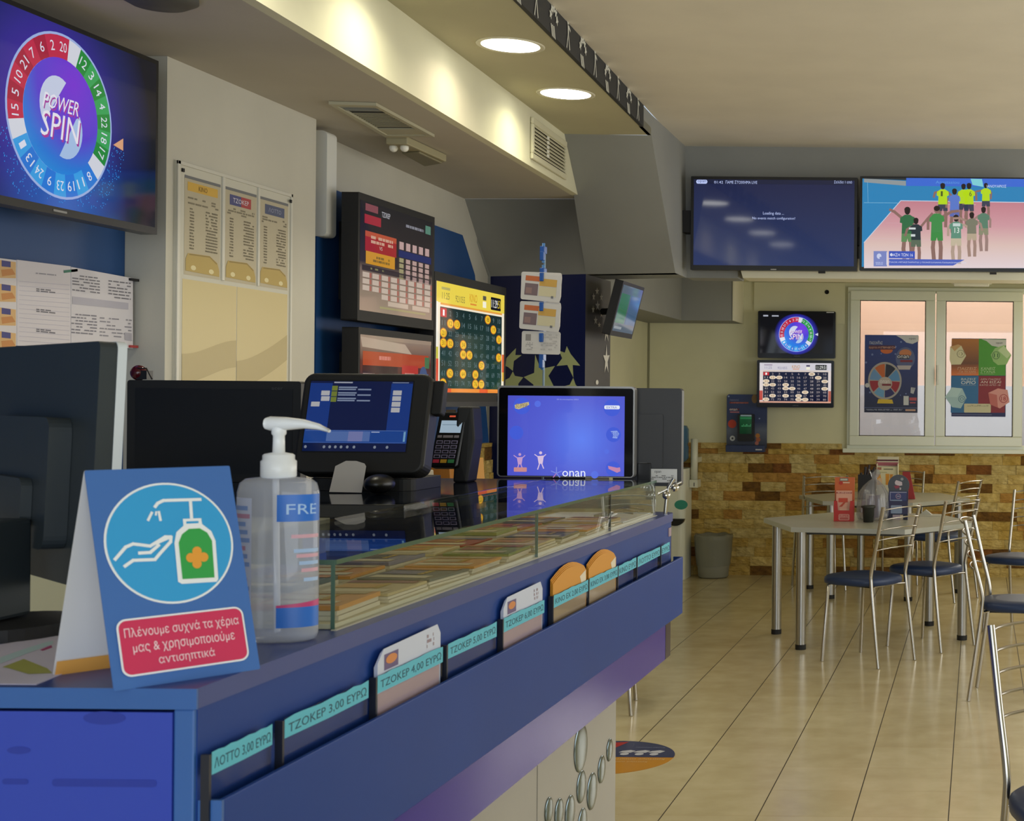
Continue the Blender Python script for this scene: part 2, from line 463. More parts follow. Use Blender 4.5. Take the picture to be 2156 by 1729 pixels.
def ball_fig(a, k):
    q = lambda x, y: (a + x * k, zc + y * k)
    for i in range(5):
        an = math.radians(20 + i * 35); x, y = .34 * math.cos(an), .34 * math.sin(an) - .06
        c.lpol([q(*p) for p in star(x, y, .15, .15, 20 * i, .5)], FIG)
    for i, x in enumerate((-.12, .02, .16)): c.lpol([q(*p) for p in ((x - .2, -.18), (x - .12, -.16), (x + .04, -.48), (x - .06, -.46))], FIG)
yy = 7.2
while yy > 1.5:
    person_fig((yy - 7) * 1.001, .118); ball_fig((yy - .23 - 7) * 1.001, .15); yy -= .485
o = c.build('trim_2', band); o['kind'] = 'structure'

# grey sloping wall at the end of the soffit, and the grey bulkhead that carries the two large screens
E1 = (xs(7.59), 7.59, HL); E2 = (xb(7.61), 7.61, HL); E3 = (xs(8.06), 8.06, HS); E4 = (-2.95, 8.1, HS)
E5 = (-2.94, 8.57, HB); E5b = (-2.307, 8.35, HB); E6 = (-1.757, 8.23, HB)
m = MB(); bk = lambda p: (p[0], p[1] + .1, p[2])
m.add([E1, E2, E6, E5b, E3, E5, E4], [(0, 1, 2), (0, 2, 3), (0, 3, 4), (4, 3, 5), (4, 5, 6)], GREYP, True)
m.add([E4, E5, E5b, E6, bk(E6), bk(E5b), bk(E5), bk(E4)], [(0, 1, 6, 7), (1, 2, 5, 6), (2, 3, 4, 5)], GREYP)
B0 = (-1.773, ZB, HC); B1 = (-1.757, ZB, HB)
m.add([E2, (xb(7.61), 7.61, HC), B0, B1, E6], [(0, 1, 2), (0, 2, 3), (0, 3, 4)], GREYP)
m.hull([(xb(7.36), 7.36, HL), (xb(7.62), 7.62, HL), (xb(7.62), 7.62, HC), (xb(7.36), 7.36, HC)], [(xb(7.36) - .02, 7.36, HL), (xb(7.62) - .02, 7.62, HL), (xb(7.62) - .02, 7.62, HC), (xb(7.36) - .02, 7.36, HC)], GREYP)
m.add([E1, E2, bk(E2), bk(E1)], [(0, 1, 2, 3)], GREYP)
m.add([E5, E6, B1, (-2.94, ZB + .4, HB), ], [(0, 1, 2, 3)], GREYP)
struct(m.build('wall_sloping'))
m = MB(); m.box(-1.9, 3.5, ZB, ZB + .22, HB + .06, HC + .02, GREYP); m.box(-1.757, -1.45, ZB, ZB + .22, HB, HB + .06, GREYP)
struct(m.build('wall_bulkhead'))
m = MB(); FAS = plaster('fascia_paint', '#efe9cd', .02, .5)
m.hull([(-1.45, ZB - .03, HB + .12), (-1.415, ZB - .03, HB), (3.5, ZB - .03, HB), (3.5, ZB - .03, HB + .12)],
       [(-1.45, ZB, HB + .12), (-1.415, ZB, HB), (3.5, ZB, HB), (3.5, ZB, HB + .12)], FAS)
m.box(-1.415, 3.5, ZB, ZB + .22, HB, HB + .06, FAS)
struct(m.build('trim_3'))
c = Cv((0, ZB - .031, 0), (1, 0, 0), (0, 0, 1)); c.rect(1803, 516, 1812, 580, FAS); c.m = Matrix()
# left wall, pilaster, recess
LW = MB(); T = .12
def wallpoly(pts, t=T): LW.hull([(xw(y) , y, z) for y, z in pts], [(xw(y) - t, y, z) for y, z in pts], WHITE)
wallpoly([(-3.2, 0), (4.79, 0), (4.79, HS + .02), (-3.2, HS + .02)]); wallpoly([(4.81, 0), (8.57, 0), (8.57, HB), (8.1, HS + .02), (4.81, HS + .02)]); LW.hull([(-2.94, 8.55, 0), (-2.94, 9.1, 0), (-2.94, 9.1, HS), (-2.94, 8.05, HS), (-2.94, 8.55, HB)], [(-3.06, 8.55, 0), (-3.06, 9.1, 0), (-3.06, 9.1, HS), (-3.06, 8.05, HS), (-3.06, 8.55, HB)], GREYP)
struct(LW.build('wall_left'))
m = MB(); m.box(-3.0, -2.705, 4.735, 5.8, 0, HS + .01, WHITE); struct(m.build('wall_pilaster'))
m = MB(); m.box(-2.97, -2.84, -1.0, 4.734, 1.19, HS - .06, BLUEP); struct(m.build('wall_blue_panel_near'))
m = MB()   # blue board behind the stacked screens, cut off at a slant
pl = [(5.94, 1.18), (8.3, 1.18), (8.02, EYE + .68), (7.8, EYE + .88), (5.94, EYE + .88)]
m.hull([(-2.765 - .036 * (y - 5.96), y, z) for y, z in pl], [(-2.98, y, z) for y, z in pl], BLUEP)
m.box(-2.98, -2.79, 5.86, 5.939, 1.18, EYE + .86, BLUEP)
struct(m.build('wall_blue_panel_far'))
# rear side wall, rear wall with the window opening, right wall
m = MB(); m.box(-2.85, -2.72, 8.9, ZR, 0, HR, CREAM); struct(m.build('wall_left_rear'))
def wx(px, y=ZR): return P(px, 843, y).x
def hz(px, py, d): return P(px, py, d).z
WX0, WX1 = wx(1784), wx(2156) + .06; WZ0, WZ1 = hz(1900, 946, ZR), hz(1900, 606, ZR)
m = MB()
W2a, W2b = WX1 + .25, WX1 + 1.9
for x0, x1, z0, z1 in ((-3.1, WX0, 0, HR + .3), (WX0, WX1, 0, WZ0), (WX0, WX1, WZ1, HR + .3), (WX1, W2a, 0, HR + .3), (W2a, W2b, 0, WZ0), (W2a, W2b, WZ1, HR + .3), (W2b, 3.5, 0, HR + .3)):
    m.box(x0, x1, ZR, ZR + .18, z0, z1, CREAM)
struct(m.build('wall_back'))
m = MB(); m.box(3.38, 3.5, -3.2, ZR, 0, .6, CREAM); m.box(3.38, 3.5, -3.2, ZR, 2.5, HC + .02, CREAM)
m.box(3.38, 3.5, -3.2, 3.2, .6, 2.5, CREAM); m.box(3.38, 3.5, 8.8, ZR, .6, 2.5, CREAM); struct(m.build('wall_right'))
# boxed beam in the rear corner
m = MB(); BX = P(1543, 640, 11.25).x; bz = hz(1500, 675, 11.25)
m.box(-2.72, BX, 11.25, ZR, bz, HR, GREYP); m.box(-2.72, -2.35, 8.9, 11.25, bz, HR, GREYP); m.box(BX, BX + .012, 11.24, ZR, bz, HR, FAS)
struct(m.build('wall_boxed_beam'))
# raised wall board under the rear ceiling
m = MB(); m.box(BX + .1, wx(1778), ZR - .025, ZR - .001, hz(1600, 681, ZR), HR - .002, CREAM); struct(m.build('wall_board'))
m = MB(); m.box(wx(1363), wx(1367), ZR - .006, ZR - .0005, 1.1, bz, mat('#8d8a6c', .8)); struct(m.build('trim_4'))

# split-face stone cladding: each stone stands out a little differently
def stone(h1, h2):
    N = NT('stone_' + h1.strip('#')); g = N.n('ShaderNodeNewGeometry')
    no = N.n('ShaderNodeTexNoise'); no.inputs['Scale'].default_value = 16; no.inputs['Detail'].default_value = 8; no.inputs['Roughness'].default_value = .65
    N.l(g, 'Position', no, 'Vector'); rp = N.n('ShaderNodeValToRGB'); rp.color_ramp.elements[0].position = .32; rp.color_ramp.elements[1].position = .68
    rp.color_ramp.elements[0].color = lin(h1); rp.color_ramp.elements[1].color = lin(h2); N.l(no, 0, rp, 0); N.l(rp, 0, N.b, 'Base Color')
    mp = N.n('ShaderNodeMapping'); mp.inputs['Scale'].default_value = (18, 18, 44); N.l(g, 'Position', mp, 'Vector')
    n2 = N.n('ShaderNodeTexNoise'); n2.inputs['Scale'].default_value = 1; n2.inputs['Detail'].default_value = 5; N.l(mp, 0, n2, 'Vector')
    bu = N.n('ShaderNodeBump'); bu.inputs['Strength'].default_value = 1; bu.inputs['Distance'].default_value = .03; N.l(n2, 0, bu, 'Height'); N.l(bu, 0, N.b, 'Normal')
    N.b.inputs['Roughness'].default_value = .9
    return N.m
ST = [stone('#c0a055', '#e4cb84')] * 6 + [stone('#b4923f', '#d9b868')] * 5 + [stone('#b59a55', '#e2cd8e')] * 3 + [stone('#a67a34', '#cc9a50')] * 3 + [stone('#5f3f18', '#8a6224')] * 3 + [stone('#70441c', '#96602a')]
def cladding(name, length, height, frame, skip=None, rows=None, seed=3, prot=.03):
    rn = random.Random(seed); m = MB(frame); rh = .0765; n = int(math.ceil(height / rh))
    m.box(0, length, -.004, prot * .12, 0, height, mat('#5b4420', .9))
    for r in range(n):
        x = -rn.random() * .2; z1 = min(height, (r + 1) * rh - .0015)
        while x < length:
            w = rn.choice((.205, .205, .205, .15, .26)); a, b = max(0, x), min(length, x + w - .0015)
            if b - a > .01:
                d = prot * (.55 + .45 * rn.random()); t = rn.choice(ST); z0 = r * rh
                # a slightly faceted front
                nx = 5; v = []; f = []
                for j in range(3):
                    for i in range(nx):
                        e = 0 if 0 < i < nx - 1 and j == 1 else -.006
                        v.append((a + (b - a) * i / (nx - 1), d + e + rn.uniform(-.004, .004), z0 + (z1 - z0) * j / 2))
                for j in range(2):
                    for i in range(nx - 1): k = j * nx + i; f.append((k, k + 1, k + nx + 1, k + nx))
                m.add(v, f, t)
                fr = [v[i] for i in list(range(nx)) + [2 * nx - 1] + list(range(3 * nx - 1, 2 * nx - 1, -1)) + [nx]]
                bkk = [(p[0], 0, p[2]) for p in fr]; q = len(fr)
                m.add(fr + bkk, [(i, q + i, q + (i + 1) % q, (i + 1) % q) for i in range(q)], t)
            x += w
    return struct(m.build(name))
BT = hz(1600, 933, ZR)
# frame: x to the left when seen from inside -> use rotation by 180 about z so +y points into the room
cladding('wall_stone_cladding_back', 3.38 + 2.72, WZ0 - .005, Matrix.Translation((3.38, ZR, 0)) @ Matrix.Rotation(PI, 4, 'Z'))
m = MB(); x0 = -2.72; m.box(x0, WX0 - .04, ZR - .028, ZR, WZ0 - .005, BT, ST[0]); 
rn = random.Random(5); x = x0
while x < WX0 - .05:
    w = rn.choice((.2, .26, .15)); b = min(x + w, WX0 - .04); m.box(x, b - .002, ZR - .03 - rn.random() * .006, ZR - .027, WZ0 - .004, BT, rn.choice(ST)); x += w
struct(m.build('wall_stone_cladding_cap'))
cladding('wall_stone_cladding_left', 1.6, 1.17, Matrix.Translation((-2.925, 8.52, 0)) @ Matrix.Rotation(-PI / 2, 4, 'Z') @ Matrix.Rotation(0, 4, 'X'), seed=9, prot=.04)
# column with football artwork
fp = [(-2.307, 8.35), (-2.94, 8.57), (-2.95, 8.95), (-2.297, 8.88)]
NAVY = mat('#141c50', .35); CGREY = mat('#4c4a48', .5)
m = MB(); b = [(x, y, 0) for x, y in fp]; tp = [(x, y, HB + .001) for x, y in fp]
m.add(b + tp, [(0, 4, 5, 1)], NAVY); m.add(b + tp, [(3, 7, 4, 0), (2, 3, 7, 6), (1, 2, 6, 5), (4, 5, 6, 7)], CGREY)
column = struct(m.build('wall_column'))
PALE = mat('#c9d296', .5); WFIG = mat('#e2ded4', .5)
c = Cv((-2.307, 8.35, 1), Vector((.633, -.22, 0)), (0, 0, 1)).crop(1030, 500, 4.802)
for s_ in ([(785,1100),(825,1180),(920,1297),(845,1290),(852,1420),(790,1290),(682,1300),(738,1222),(705,1145),(765,1165)],
           [(465,1185),(520,1330),(665,1300),(600,1400),(650,1500),(720,1620),(560,1560),(400,1640),(450,1490),(350,1412),(455,1370)],
           [(272,1120),(265,1190),(330,1190),(250,1250),(240,1350),(190,1310),(165,1300),(175,1220),(230,1160)],
           [(240,1355),(260,1400),(345,1415),(295,1480),(300,1600),(215,1540),(120,1570),(165,1440),(205,1420)],
           [(850,1420),(875,1490),(940,1560),(860,1570),(800,1650),(790,1560),(740,1510),(815,1490)]): c.pol(s_, PALE)
o = c.build('wall_column_ball_artwork', column); o['kind'] = 'structure'
c = Cv((-2.3, 8.6, 1), Vector((.01, .53, 0)), (0, 0, 1)).crop(1030, 500, 4.802)
for x, y, a, b in ((1090,545,22,40),(1055,600,16,44),(1132,605,18,44),(1095,690,24,56),(1050,730,16,44),(1135,770,18,50),(1075,840,20,46),(1112,885,17,30)): c.pol(star(x, y, a, b), WFIG)
c.pol(star(1185, 940, 32, 140, q=.36), WFIG); c.pol(star(1184, 1240, 34, 160, q=.36), WFIG); c.disc(1090, 1465, 14, WFIG, 24)
o = c.build('wall_column_star_artwork', column); o['kind'] = 'structure'

# window with two casements; daylit yard wall behind it
WIN = mat('#e6e9d8', .2); GL = glass('window_glass', (.97, .97, .97)); GASK = mat('#26261f', .7)
def window(name, X0, X1, two=True):
    f = MB(); y0, y1 = ZR - .035, ZR + .06; k = .045
    f.box(X0, X1, y0, y1, WZ1 - k, WZ1, WIN); f.box(X0, X1, y0, y1, WZ0, WZ0 + k * .8, WIN)
    f.box(X0, X0 + k, y0, y1, WZ0 + k * .8, WZ1 - k, WIN); f.box(X1 - k, X1, y0, y1, WZ0 + k * .8, WZ1 - k, WIN)
    f.box(X0 - .03, X1 + .03, y0 - .03, y0 + .02, WZ0 - .03, WZ0 + .005, WIN)
    r = struct(f.build(name, bevel=.005))
    return r
def sash(par, X0, X1, Z0, Z1, hside=1):
    s = MB(); y0, y1 = ZR - .06, ZR - .005; k = .078
    for a, b, c_, d in ((X0, X1, Z1 - k, Z1), (X0, X1, Z0, Z0 + k), (X0, X0 + k, Z0 + k, Z1 - k), (X1 - k, X1, Z0 + k, Z1 - k)): s.box(a, b, y0, y1, c_, d, WIN)
    o = s.build('window_sash', par, bevel=.006); o['kind'] = 'structure'
    g = MB(); e = .006
    for a, b, c_, d in ((X0 + k, X1 - k, Z1 - k - e, Z1 - k), (X0 + k, X1 - k, Z0 + k, Z0 + k + e), (X0 + k, X0 + k + e, Z0 + k, Z1 - k), (X1 - k - e, X1 - k, Z0 + k, Z1 - k)): g.box(a, b, y0 + .012, y0 + .02, c_, d, GASK)
    g.build('gasket', o)
    MB().box(X0 + k, X1 - k, ZR - .03, ZR - .024, Z0 + k, Z1 - k, GL).build('window_pane', o)
w1 = window('window_1', WX0, WX1)
xa, xm, xe = wx(1790), wx(1969), wx(2152)
sash(w1, xa, xm - .004, WZ0 + .03, WZ1 - .03); sash(w1, xm + .004, xe, WZ0 + .03, WZ1 - .03)
hb = MB(); hx = wx(1974); hzz = hz(1974, 785, ZR)
hb.box(hx - .008, hx + .012, ZR - .075, ZR - .06, hzz - .06, hzz + .06, WPLAST); hb.box(hx - .006, hx + .01, ZR - .105, ZR - .09, hzz - .1, hzz + .03, WPLAST)
hb.box(hx - .004, hx + .008, ZR - .09, ZR - .075, hzz + .01, hzz + .028, WPLAST)
hb.build('window_handle', w1, bevel=.003)
w2 = window('window_2', W2a, W2b); sash(w2, W2a + .05, (W2a + W2b) / 2, WZ0 + .03, WZ1 - .03); sash(w2, (W2a + W2b) / 2 + .01, W2b - .05, WZ0 + .03, WZ1 - .03)
YP = plaster('peach_render', '#d9b7a0', .03); YW = plaster('pale_render', '#b4b6bd', .03)
zy = 1.45 + (843 - 813) * 13.2 / 3000
m = MB(); m.box(-2.2, 3.4, 13.2, 13.3, zy, 4.2, YP); m.box(-2.2, 3.4, 13.17, 13.3, 0, zy, YW); m.box(-2.2, 3.4, ZR + .18, 13.2, .2, .3, YW)
m.box(-2.3, -2.2, ZR + .18, 13.3, 0, 4.2, YP)
struct(m.build('wall_yard'))
# ceiling fittings ------------------------------------------------
def lamp_pos(i): y = 6.58 - .9 * i; return Vector((xb(y) - .205, y, HL))
DISC = mat('#fffdf2', .4, 0, 8.0)
labels = ['round recessed ceiling lamp above the wall grille, farthest in its row', 'round recessed ceiling lamp second from the wall grille',
          'round recessed ceiling lamp at the top picture edge', 'round recessed ceiling lamp over the counter corner', 'round recessed ceiling lamp over the shop entrance side', 'round recessed ceiling lamp nearest the shop front']
for i in range(4):
    p = lamp_pos(i); r = .112
    t = thing('ceiling_lamp', labels[i], 'ceiling lamp', (p.x, p.y, HL - .001), 0, 'round lamps in the ceiling strip')
    MB().lathe([(r, -.002), (r + .014, -.006), (r + .02, -.003), (r + .02, .002), (r, .002)], p, mat('#d8d2b8', .4), 36).build('trim_ring', t)
    MB().add([(p.x, p.y, p.z - .003)] + [(p.x + r * math.cos(a * PI / 20), p.y + r * math.sin(a * PI / 20), p.z - .003) for a in range(40)],
             [(0, 1 + (k + 1) % 40, 1 + k) for k in range(40)], DISC).build('diffuser', t)
    l = bpy.data.lights.new('ceiling_lamp_light', 'AREA'); l.shape = 'DISK'; l.size = .2; l.energy = (3.2, 2.2, 3.6, 3.2)[i]; l.color = ((1, .95, .66), (1, .85, .70), (1, .95, .70), (1, .93, .74))[i]; l.spread = math.radians(150)
    lo = bpy.data.objects.new('ceiling_lamp_light', l); COL.objects.link(lo); lo.location = (p.x, p.y, p.z - .012)
    lo.parent = t; lo.matrix_parent_inverse = WM[t.name].inverted()
# square grille in the soffit face
so = Vector((xs(7), 7, 0)); sn = Vector((1, .0434, 0)).normalized(); sd = Vector((-.0434, 1, 0)).normalized()
def onface(px, py): return hit(px, py, so, sn)
g0 = onface(1116, 245); g1 = onface(1188, 330); ya, yb_ = g0.y, g1.y; za, zb = onface(1117, 335).z, onface(1116, 246).z
t = thing('wall_grille', 'square white air grille with slats on the soffit face', 'air grille', (g0.x, (ya + yb_) / 2, za))
AL = mat('#d6d1b4', .45); DK = mat('#3a352c', .8)
fr = Matrix.Translation(g0 + Vector((0, 0, za - g0.z)) + sn * .002) @ Matrix(((sd.x, sn.x, 0, 0), (sd.y, sn.y, 0, 0), (0, 0, 1, 0), (0, 0, 0, 1)))
w_ = (g1 - g0).dot(sd); h_ = zb - za
m = MB(fr); k = .03
for a, b, c_, d in ((0, w_, 0, k), (0, w_, h_ - k, h_), (0, k, k, h_ - k), (w_ - k, w_, k, h_ - k)): m.box(a, b, 0, .014, c_, d, AL)
m.build('frame', t, bevel=.004)
MB(fr).box(k, w_ - k, -.002, .001, k, h_ - k, DK).build('backing', t)
m = MB(fr)
for i in range(8):
    z = k + (h_ - 2 * k) * (i + .3) / 8; m.add([(k, .002, z + .018), (w_ - k, .002, z + .018), (w_ - k, .016, z), (k, .016, z), (k, .002, z + .014), (w_ - k, .002, z + .014), (w_ - k, .016, z - .004), (k, .016, z - .004)],
                                               [(0, 3, 2, 1), (4, 5, 6, 7), (3, 7, 6, 2), (0, 1, 5, 4), (0, 4, 7, 3), (1, 2, 6, 5)], AL)
m.build('slats', t)
m = MB(fr); 
for i in range(5): m.box(w_ * .38, w_ * .42, .014, .02, k + .02 + (h_ - 2 * k - .03) * i / 5, k + .035 + (h_ - 2 * k - .03) * i / 5, mat('#f2efe2', .4))
m.build('slat_clips', t)
# ceiling grille and exit light on the soffit underside
def onsof(px, py): return Pz(px, py, HS - .001)
A, B_, C_, D_ = onsof(692, 213), onsof(792, 216), onsof(915, 283), onsof(812, 284)
t = thing('ceiling_grille', 'rectangular air grille with blades in the soffit underside', 'air grille', tuple((A + C_) / 2))
def bil(u, v): return A.lerp(B_, u).lerp(D_.lerp(C_, u), v)
def plate(m, u0, v0, u1, v1, z0, z1, mt):
    q = [bil(u0, v0), bil(u1, v0), bil(u1, v1), bil(u0, v1)]
    m.hull([p + Vector((0, 0, z0)) for p in q], [p + Vector((0, 0, z1)) for p in q], mt)
m = MB(); AG = mat('#b9b49a', .45)
for a in ((0, 0, 1, .06), (0, .94, 1, 1), (0, .06, .1, .94), (.9, .06, 1, .94)): plate(m, *a, -.012, 0, AG)
m.build('frame', t)
m = MB(); plate(m, .1, .06, .9, .94, -.002, -.0005, mat('#3a3c3c', .8)); m.build('backing', t)
m = MB()
for i in range(11): v = .3 + i * .04; plate(m, .12, v, .88, v + .014, -.004, -.0025, AG)
for v in (.08, .15): plate(m, .12, v, .88, v + .05, -.008, -.002, mat('#8d9290', .5))
plate(m, .1, .76, .9, .94, -.008, -.002, AG)
m.build('blades', t)
A, B_, C_, D_ = onsof(812, 286), onsof(858, 287), onsof(940, 325), onsof(893, 334)
t = thing('emergency_light', 'beige emergency light with two white bulbs below the soffit grille', 'emergency light', tuple((A + C_) / 2 - Vector((0, 0, .04))))
m = MB(); plate(m, 0, 0, 1, 1, -.035, 0, mat('#a59d7c', .5)); plate(m, .1, .35, .9, .95, -.045, -.035, mat('#8a8367', .5)); m.build('housing', t, bevel=.006)
for u in (.18, .68):
    p = bil(u, .12) + Vector((0, -.01, -.042)); MB().ball(p, .018, mat('#f3f1e4', .3)).build('bulb', t)
# dark round detector cut by the top picture edge
p = Pz(335, -8, HS)
t = thing('smoke_detector', 'dark grey round fitting on the soffit at the top picture edge', 'smoke detector', tuple(p - Vector((0, 0, .03))))
MB().lathe([(.10, 0), (.10, -.012), (.07, -.028), (.0001, -.03)], p, mat('#4c4a46', .6), 32).build('housing', t)
# small box lamp on the rear ceiling
a, b = P(2003, 597, 11.3), P(2088, 597, 11.3)
t = thing('ceiling_box_lamp', 'slim white box lamp on the rear ceiling above the window', 'lamp', ((a.x + b.x) / 2, 11.3, HR - .05))
MB().box(a.x, b.x, 11.22, 11.38, HR - .03, HR, mat('#cfcab0', .4)).build('housing', t, bevel=.004)
MB().box(a.x + .02, b.x - .02, 11.24, 11.36, HR - .048, HR - .03, mat('#f1eedd', .3)).build('diffuser', t, bevel=.006)
# white riser duct on the left wall, and a dark cable hole on the wall board
m = MB(); m.rbox(-2.86, -2.72, 5.93, 6.02, EYE + .66, HS - .02, mat('#dcdcd6', .5), .02); tagt(m.build('riser_duct'), 'white boxed riser duct above the blue board edge', 'duct')
p = P(1741, 615, ZR - .027); m = MB(); m.lathe([(.0001, 0), (.018, 0), (.018, .004)], (0, 0, 0), mat('#111111', .9), 16)
m.v = [Vector((q.x + p.x, ZR - .026 - q.z, q.y + p.z)) for q in m.v]; tagt(m.build('cable_hole_cover'), 'small black round cable hole on the wall above the small screens', 'cable hole')
# ------------------------------------------------------------------ service counter
CT = EYE - .343; CX = -.905; CXL = -1.415; CN = 1.657; CF = 4.28
NB = plaster('counter_blue', '#173e8c', .05, .5, .02, 3, .25); NB2 = plaster('counter_blue_edge', '#3562a6', .04, .35, .02)
NB3 = plaster('counter_top_blue', '#2f4288', .04, .38, .01)
PUR = mat('#3c309c', .12, 0, 0, .15); SIL = plaster('silver_laminate', '#a7a49c', .02, .4, .01); BP = mat('#3148b4', .14); DKB = mat('#0d1322', .5)
ctr = thing('service_counter', 'long dark blue service counter with price pockets along its front', 'counter', (-1.15, 2.95, 0))
m = MB(); tp = [(CXL, CN), (CX, CN), (CX, CF - .08)] + [(CX - .05 + .05 * math.cos(a), CF - .05 + .05 * math.sin(a)) for a in [i * PI / 10 for i in range(6)]] + [(CXL, CF)]
m.prism(tp, CT - .024, CT, NB3); m.build('countertop', ctr, bevel=.002)
m = MB(); m.box(CXL, CX + .001, CN - .004, CN - .0005, CT - .024, CT, NB2); m.build('countertop_edge', ctr)
m = MB(); m.box(CX - .025, CX - .002, CN + .004, CF - .06, CT - .31, CT - .024, NB); m.build('front_board', ctr)
zb0 = CT - .132; zb1 = CT - .301
m = MB(); m.box(CX + .019, CX + .026, CN + .012, CF - .02, zb1, zb0, NB); m.build('pocket_board', ctr, bevel=.0015)
m = MB(); m.box(CX - .002, CX + .026, CN + .006, CN + .0115, zb1, zb0, NB2); m.box(CX - .002, CX + .019, CF - .026, CF - .02, zb1, zb0, NB)
m.box(CX - .002, CX + .019, CN + .012, CF - .026, zb1, zb1 + .004, DKB); m.build('pocket_end_cap', ctr)
m = MB(); m.box(CX - .03, CX - .003, CN + .03, CF - .12, .685, CT - .31, PUR); m.build('purple_lower_band', ctr)['label'] = 'glossy purple band'
m = MB(); m.box(CX - .04, CX - .003, CF - .115, CF - .05, .685, CT - .025, mat('#2b2033', .3)); m.box(CX - .002, CX + .001, CF - .1, CF - .07, CT - .065, CT - .04, mat('#a08a98', .5)); m.build('end_upright', ctr)
m = MB(); m.box(CXL + .02, CX - .125, CN + .2, CF - .2, 0, .69, SIL); base = m.build('base_cabinet', ctr)
m = MB()
for y in (2.72, 3.35): MB().box(CX - .1249, CX - .1243, y, y + .003, 0, .69, mat('#77746c', .6)).build('panel_joint', base)
# mirror-like round studs on the base
for cx_, cy_, ry_ in ((737,1110,150),(981,1125,97),(913,1290,118),(741,1437,140),(832,1475,158),(645,1655,146),(552,1660,125),(465,1640,115),(750,1760,142)):
    q = hit(1040 + cx_ / 4.03, 1300 + cy_ / 4.03, (CX - .124, 0, 0), (1, 0, 0)); e = ry_ / 4.03 * q.y / 3000 * .98
    if cx_ == 737: e = .062
    d = MB(); rg = []
    for i in range(9): rg.append((e * math.cos(i * PI / 16), .0015 + .0045 * math.sin(i * PI / 16)))
    v = []; f = []; n = 32
    for r, h in rg:
        for k in range(n): v.append((q.x - .001 + h, q.y + r * math.cos(2 * PI * k / n), q.z + r * math.sin(2 * PI * k / n)))
    for i in range(8):
        for k in range(n): f.append((i * n + k, i * n + (k + 1) % n, (i + 1) * n + (k + 1) % n, (i + 1) * n + k))
    d.add(v, f, mat('#76868f', .2, 1.0), True); d.build('round_stud', base)
# near end: glossy blue sheet, lighter corner post
m = MB(); m.box(CXL, CX - .028, CN - .002, CN + .008, 0.1, CT - .028, BP); ep = m.build('end_sheet', ctr)
c = Cv((CXL, CN - .0021, 0), (1, 0, 0), (0, 0, 1), dz=.0003); B2 = mat('#263aa0', .14)
c.disc(220, 1512, 45, B2, 14); c.rect(110, 1640, 330, 1658, B2, .004); c.rect(5, 1640, 60, 1652, B2, .004); c.disc(40, 1580, 25, B2, 8)  # darker blue rounded marks on the sheet
c.build('end_sheet_marks', ep)
m = MB(); m.box(CX - .027, CX - .003, CN - .001, CN + .03, 0.1, CT - .0245, NB2); m.build('corner_post', ctr, bevel=.002)
m = MB(); m.box(CXL + .02, CXL + .05, CN + .01, CF - .02, 0.0, CT - .024, NB); m.build('rear_board', ctr)

# clear pockets with turquoise price strips
ACR = glass('clear_acrylic', (.93, .95, .97), .05, 1.45, k=.4); TQ = mat('#58c0d8', .5); INK = mat('#1e4f66', .6)
XP = CX + .012
def yat(px): return hit(px, 1300, (XP, 0, 0), (1, 0, 0)).y
units = [(447, 574, 'ΛΟΤΤΟ 3,00 ΕΥΡΩ', None), (600, 776, 'ΤΖΟΚΕΡ 3,00 ΕΥΡΩ', None), (795, 932, 'ΤΖΟΚΕΡ 4,00 ΕΥΡΩ', 'w'), (943, 1045, 'ΤΖΟΚΕΡ 5,00 ΕΥΡΩ', None),
         (1060, 1145, 'ΤΖΟΚΕΡ 6,00 ΕΥΡΩ', 'w'), (1165, 1237, 'ΚΙΝΟ ΕΧ 2,00 ΕΥΡΩ', 'o'), (1240, 1299, 'ΚΙΝΟ ΕΧ 3,00 ΕΥΡΩ', 'o'), (1301, 1338, 'ΚΙΝΟ ΕΥΡΩ', None), (1341, 1388, 'ΛΟΤΤΟ ΕΥΡΩ', None), (1391, 1408, 'ΕΥΡΩ', None)]
zt, zs = EYE - .421, EYE - .446
SLW = mat('#cfd6ea', .6); SLO = mat('#d9941f', .55); SLP = mat('#c9a9ae', .6)
wl = {2: 'stack of white lottery slips standing in the nearer filled pocket', 4: 'stack of white lottery slips next to the orange ones', 5: 'stack of orange slips in the pocket next to the white slips', 6: 'orange slips with white torn edge in the farthest filled pocket'}
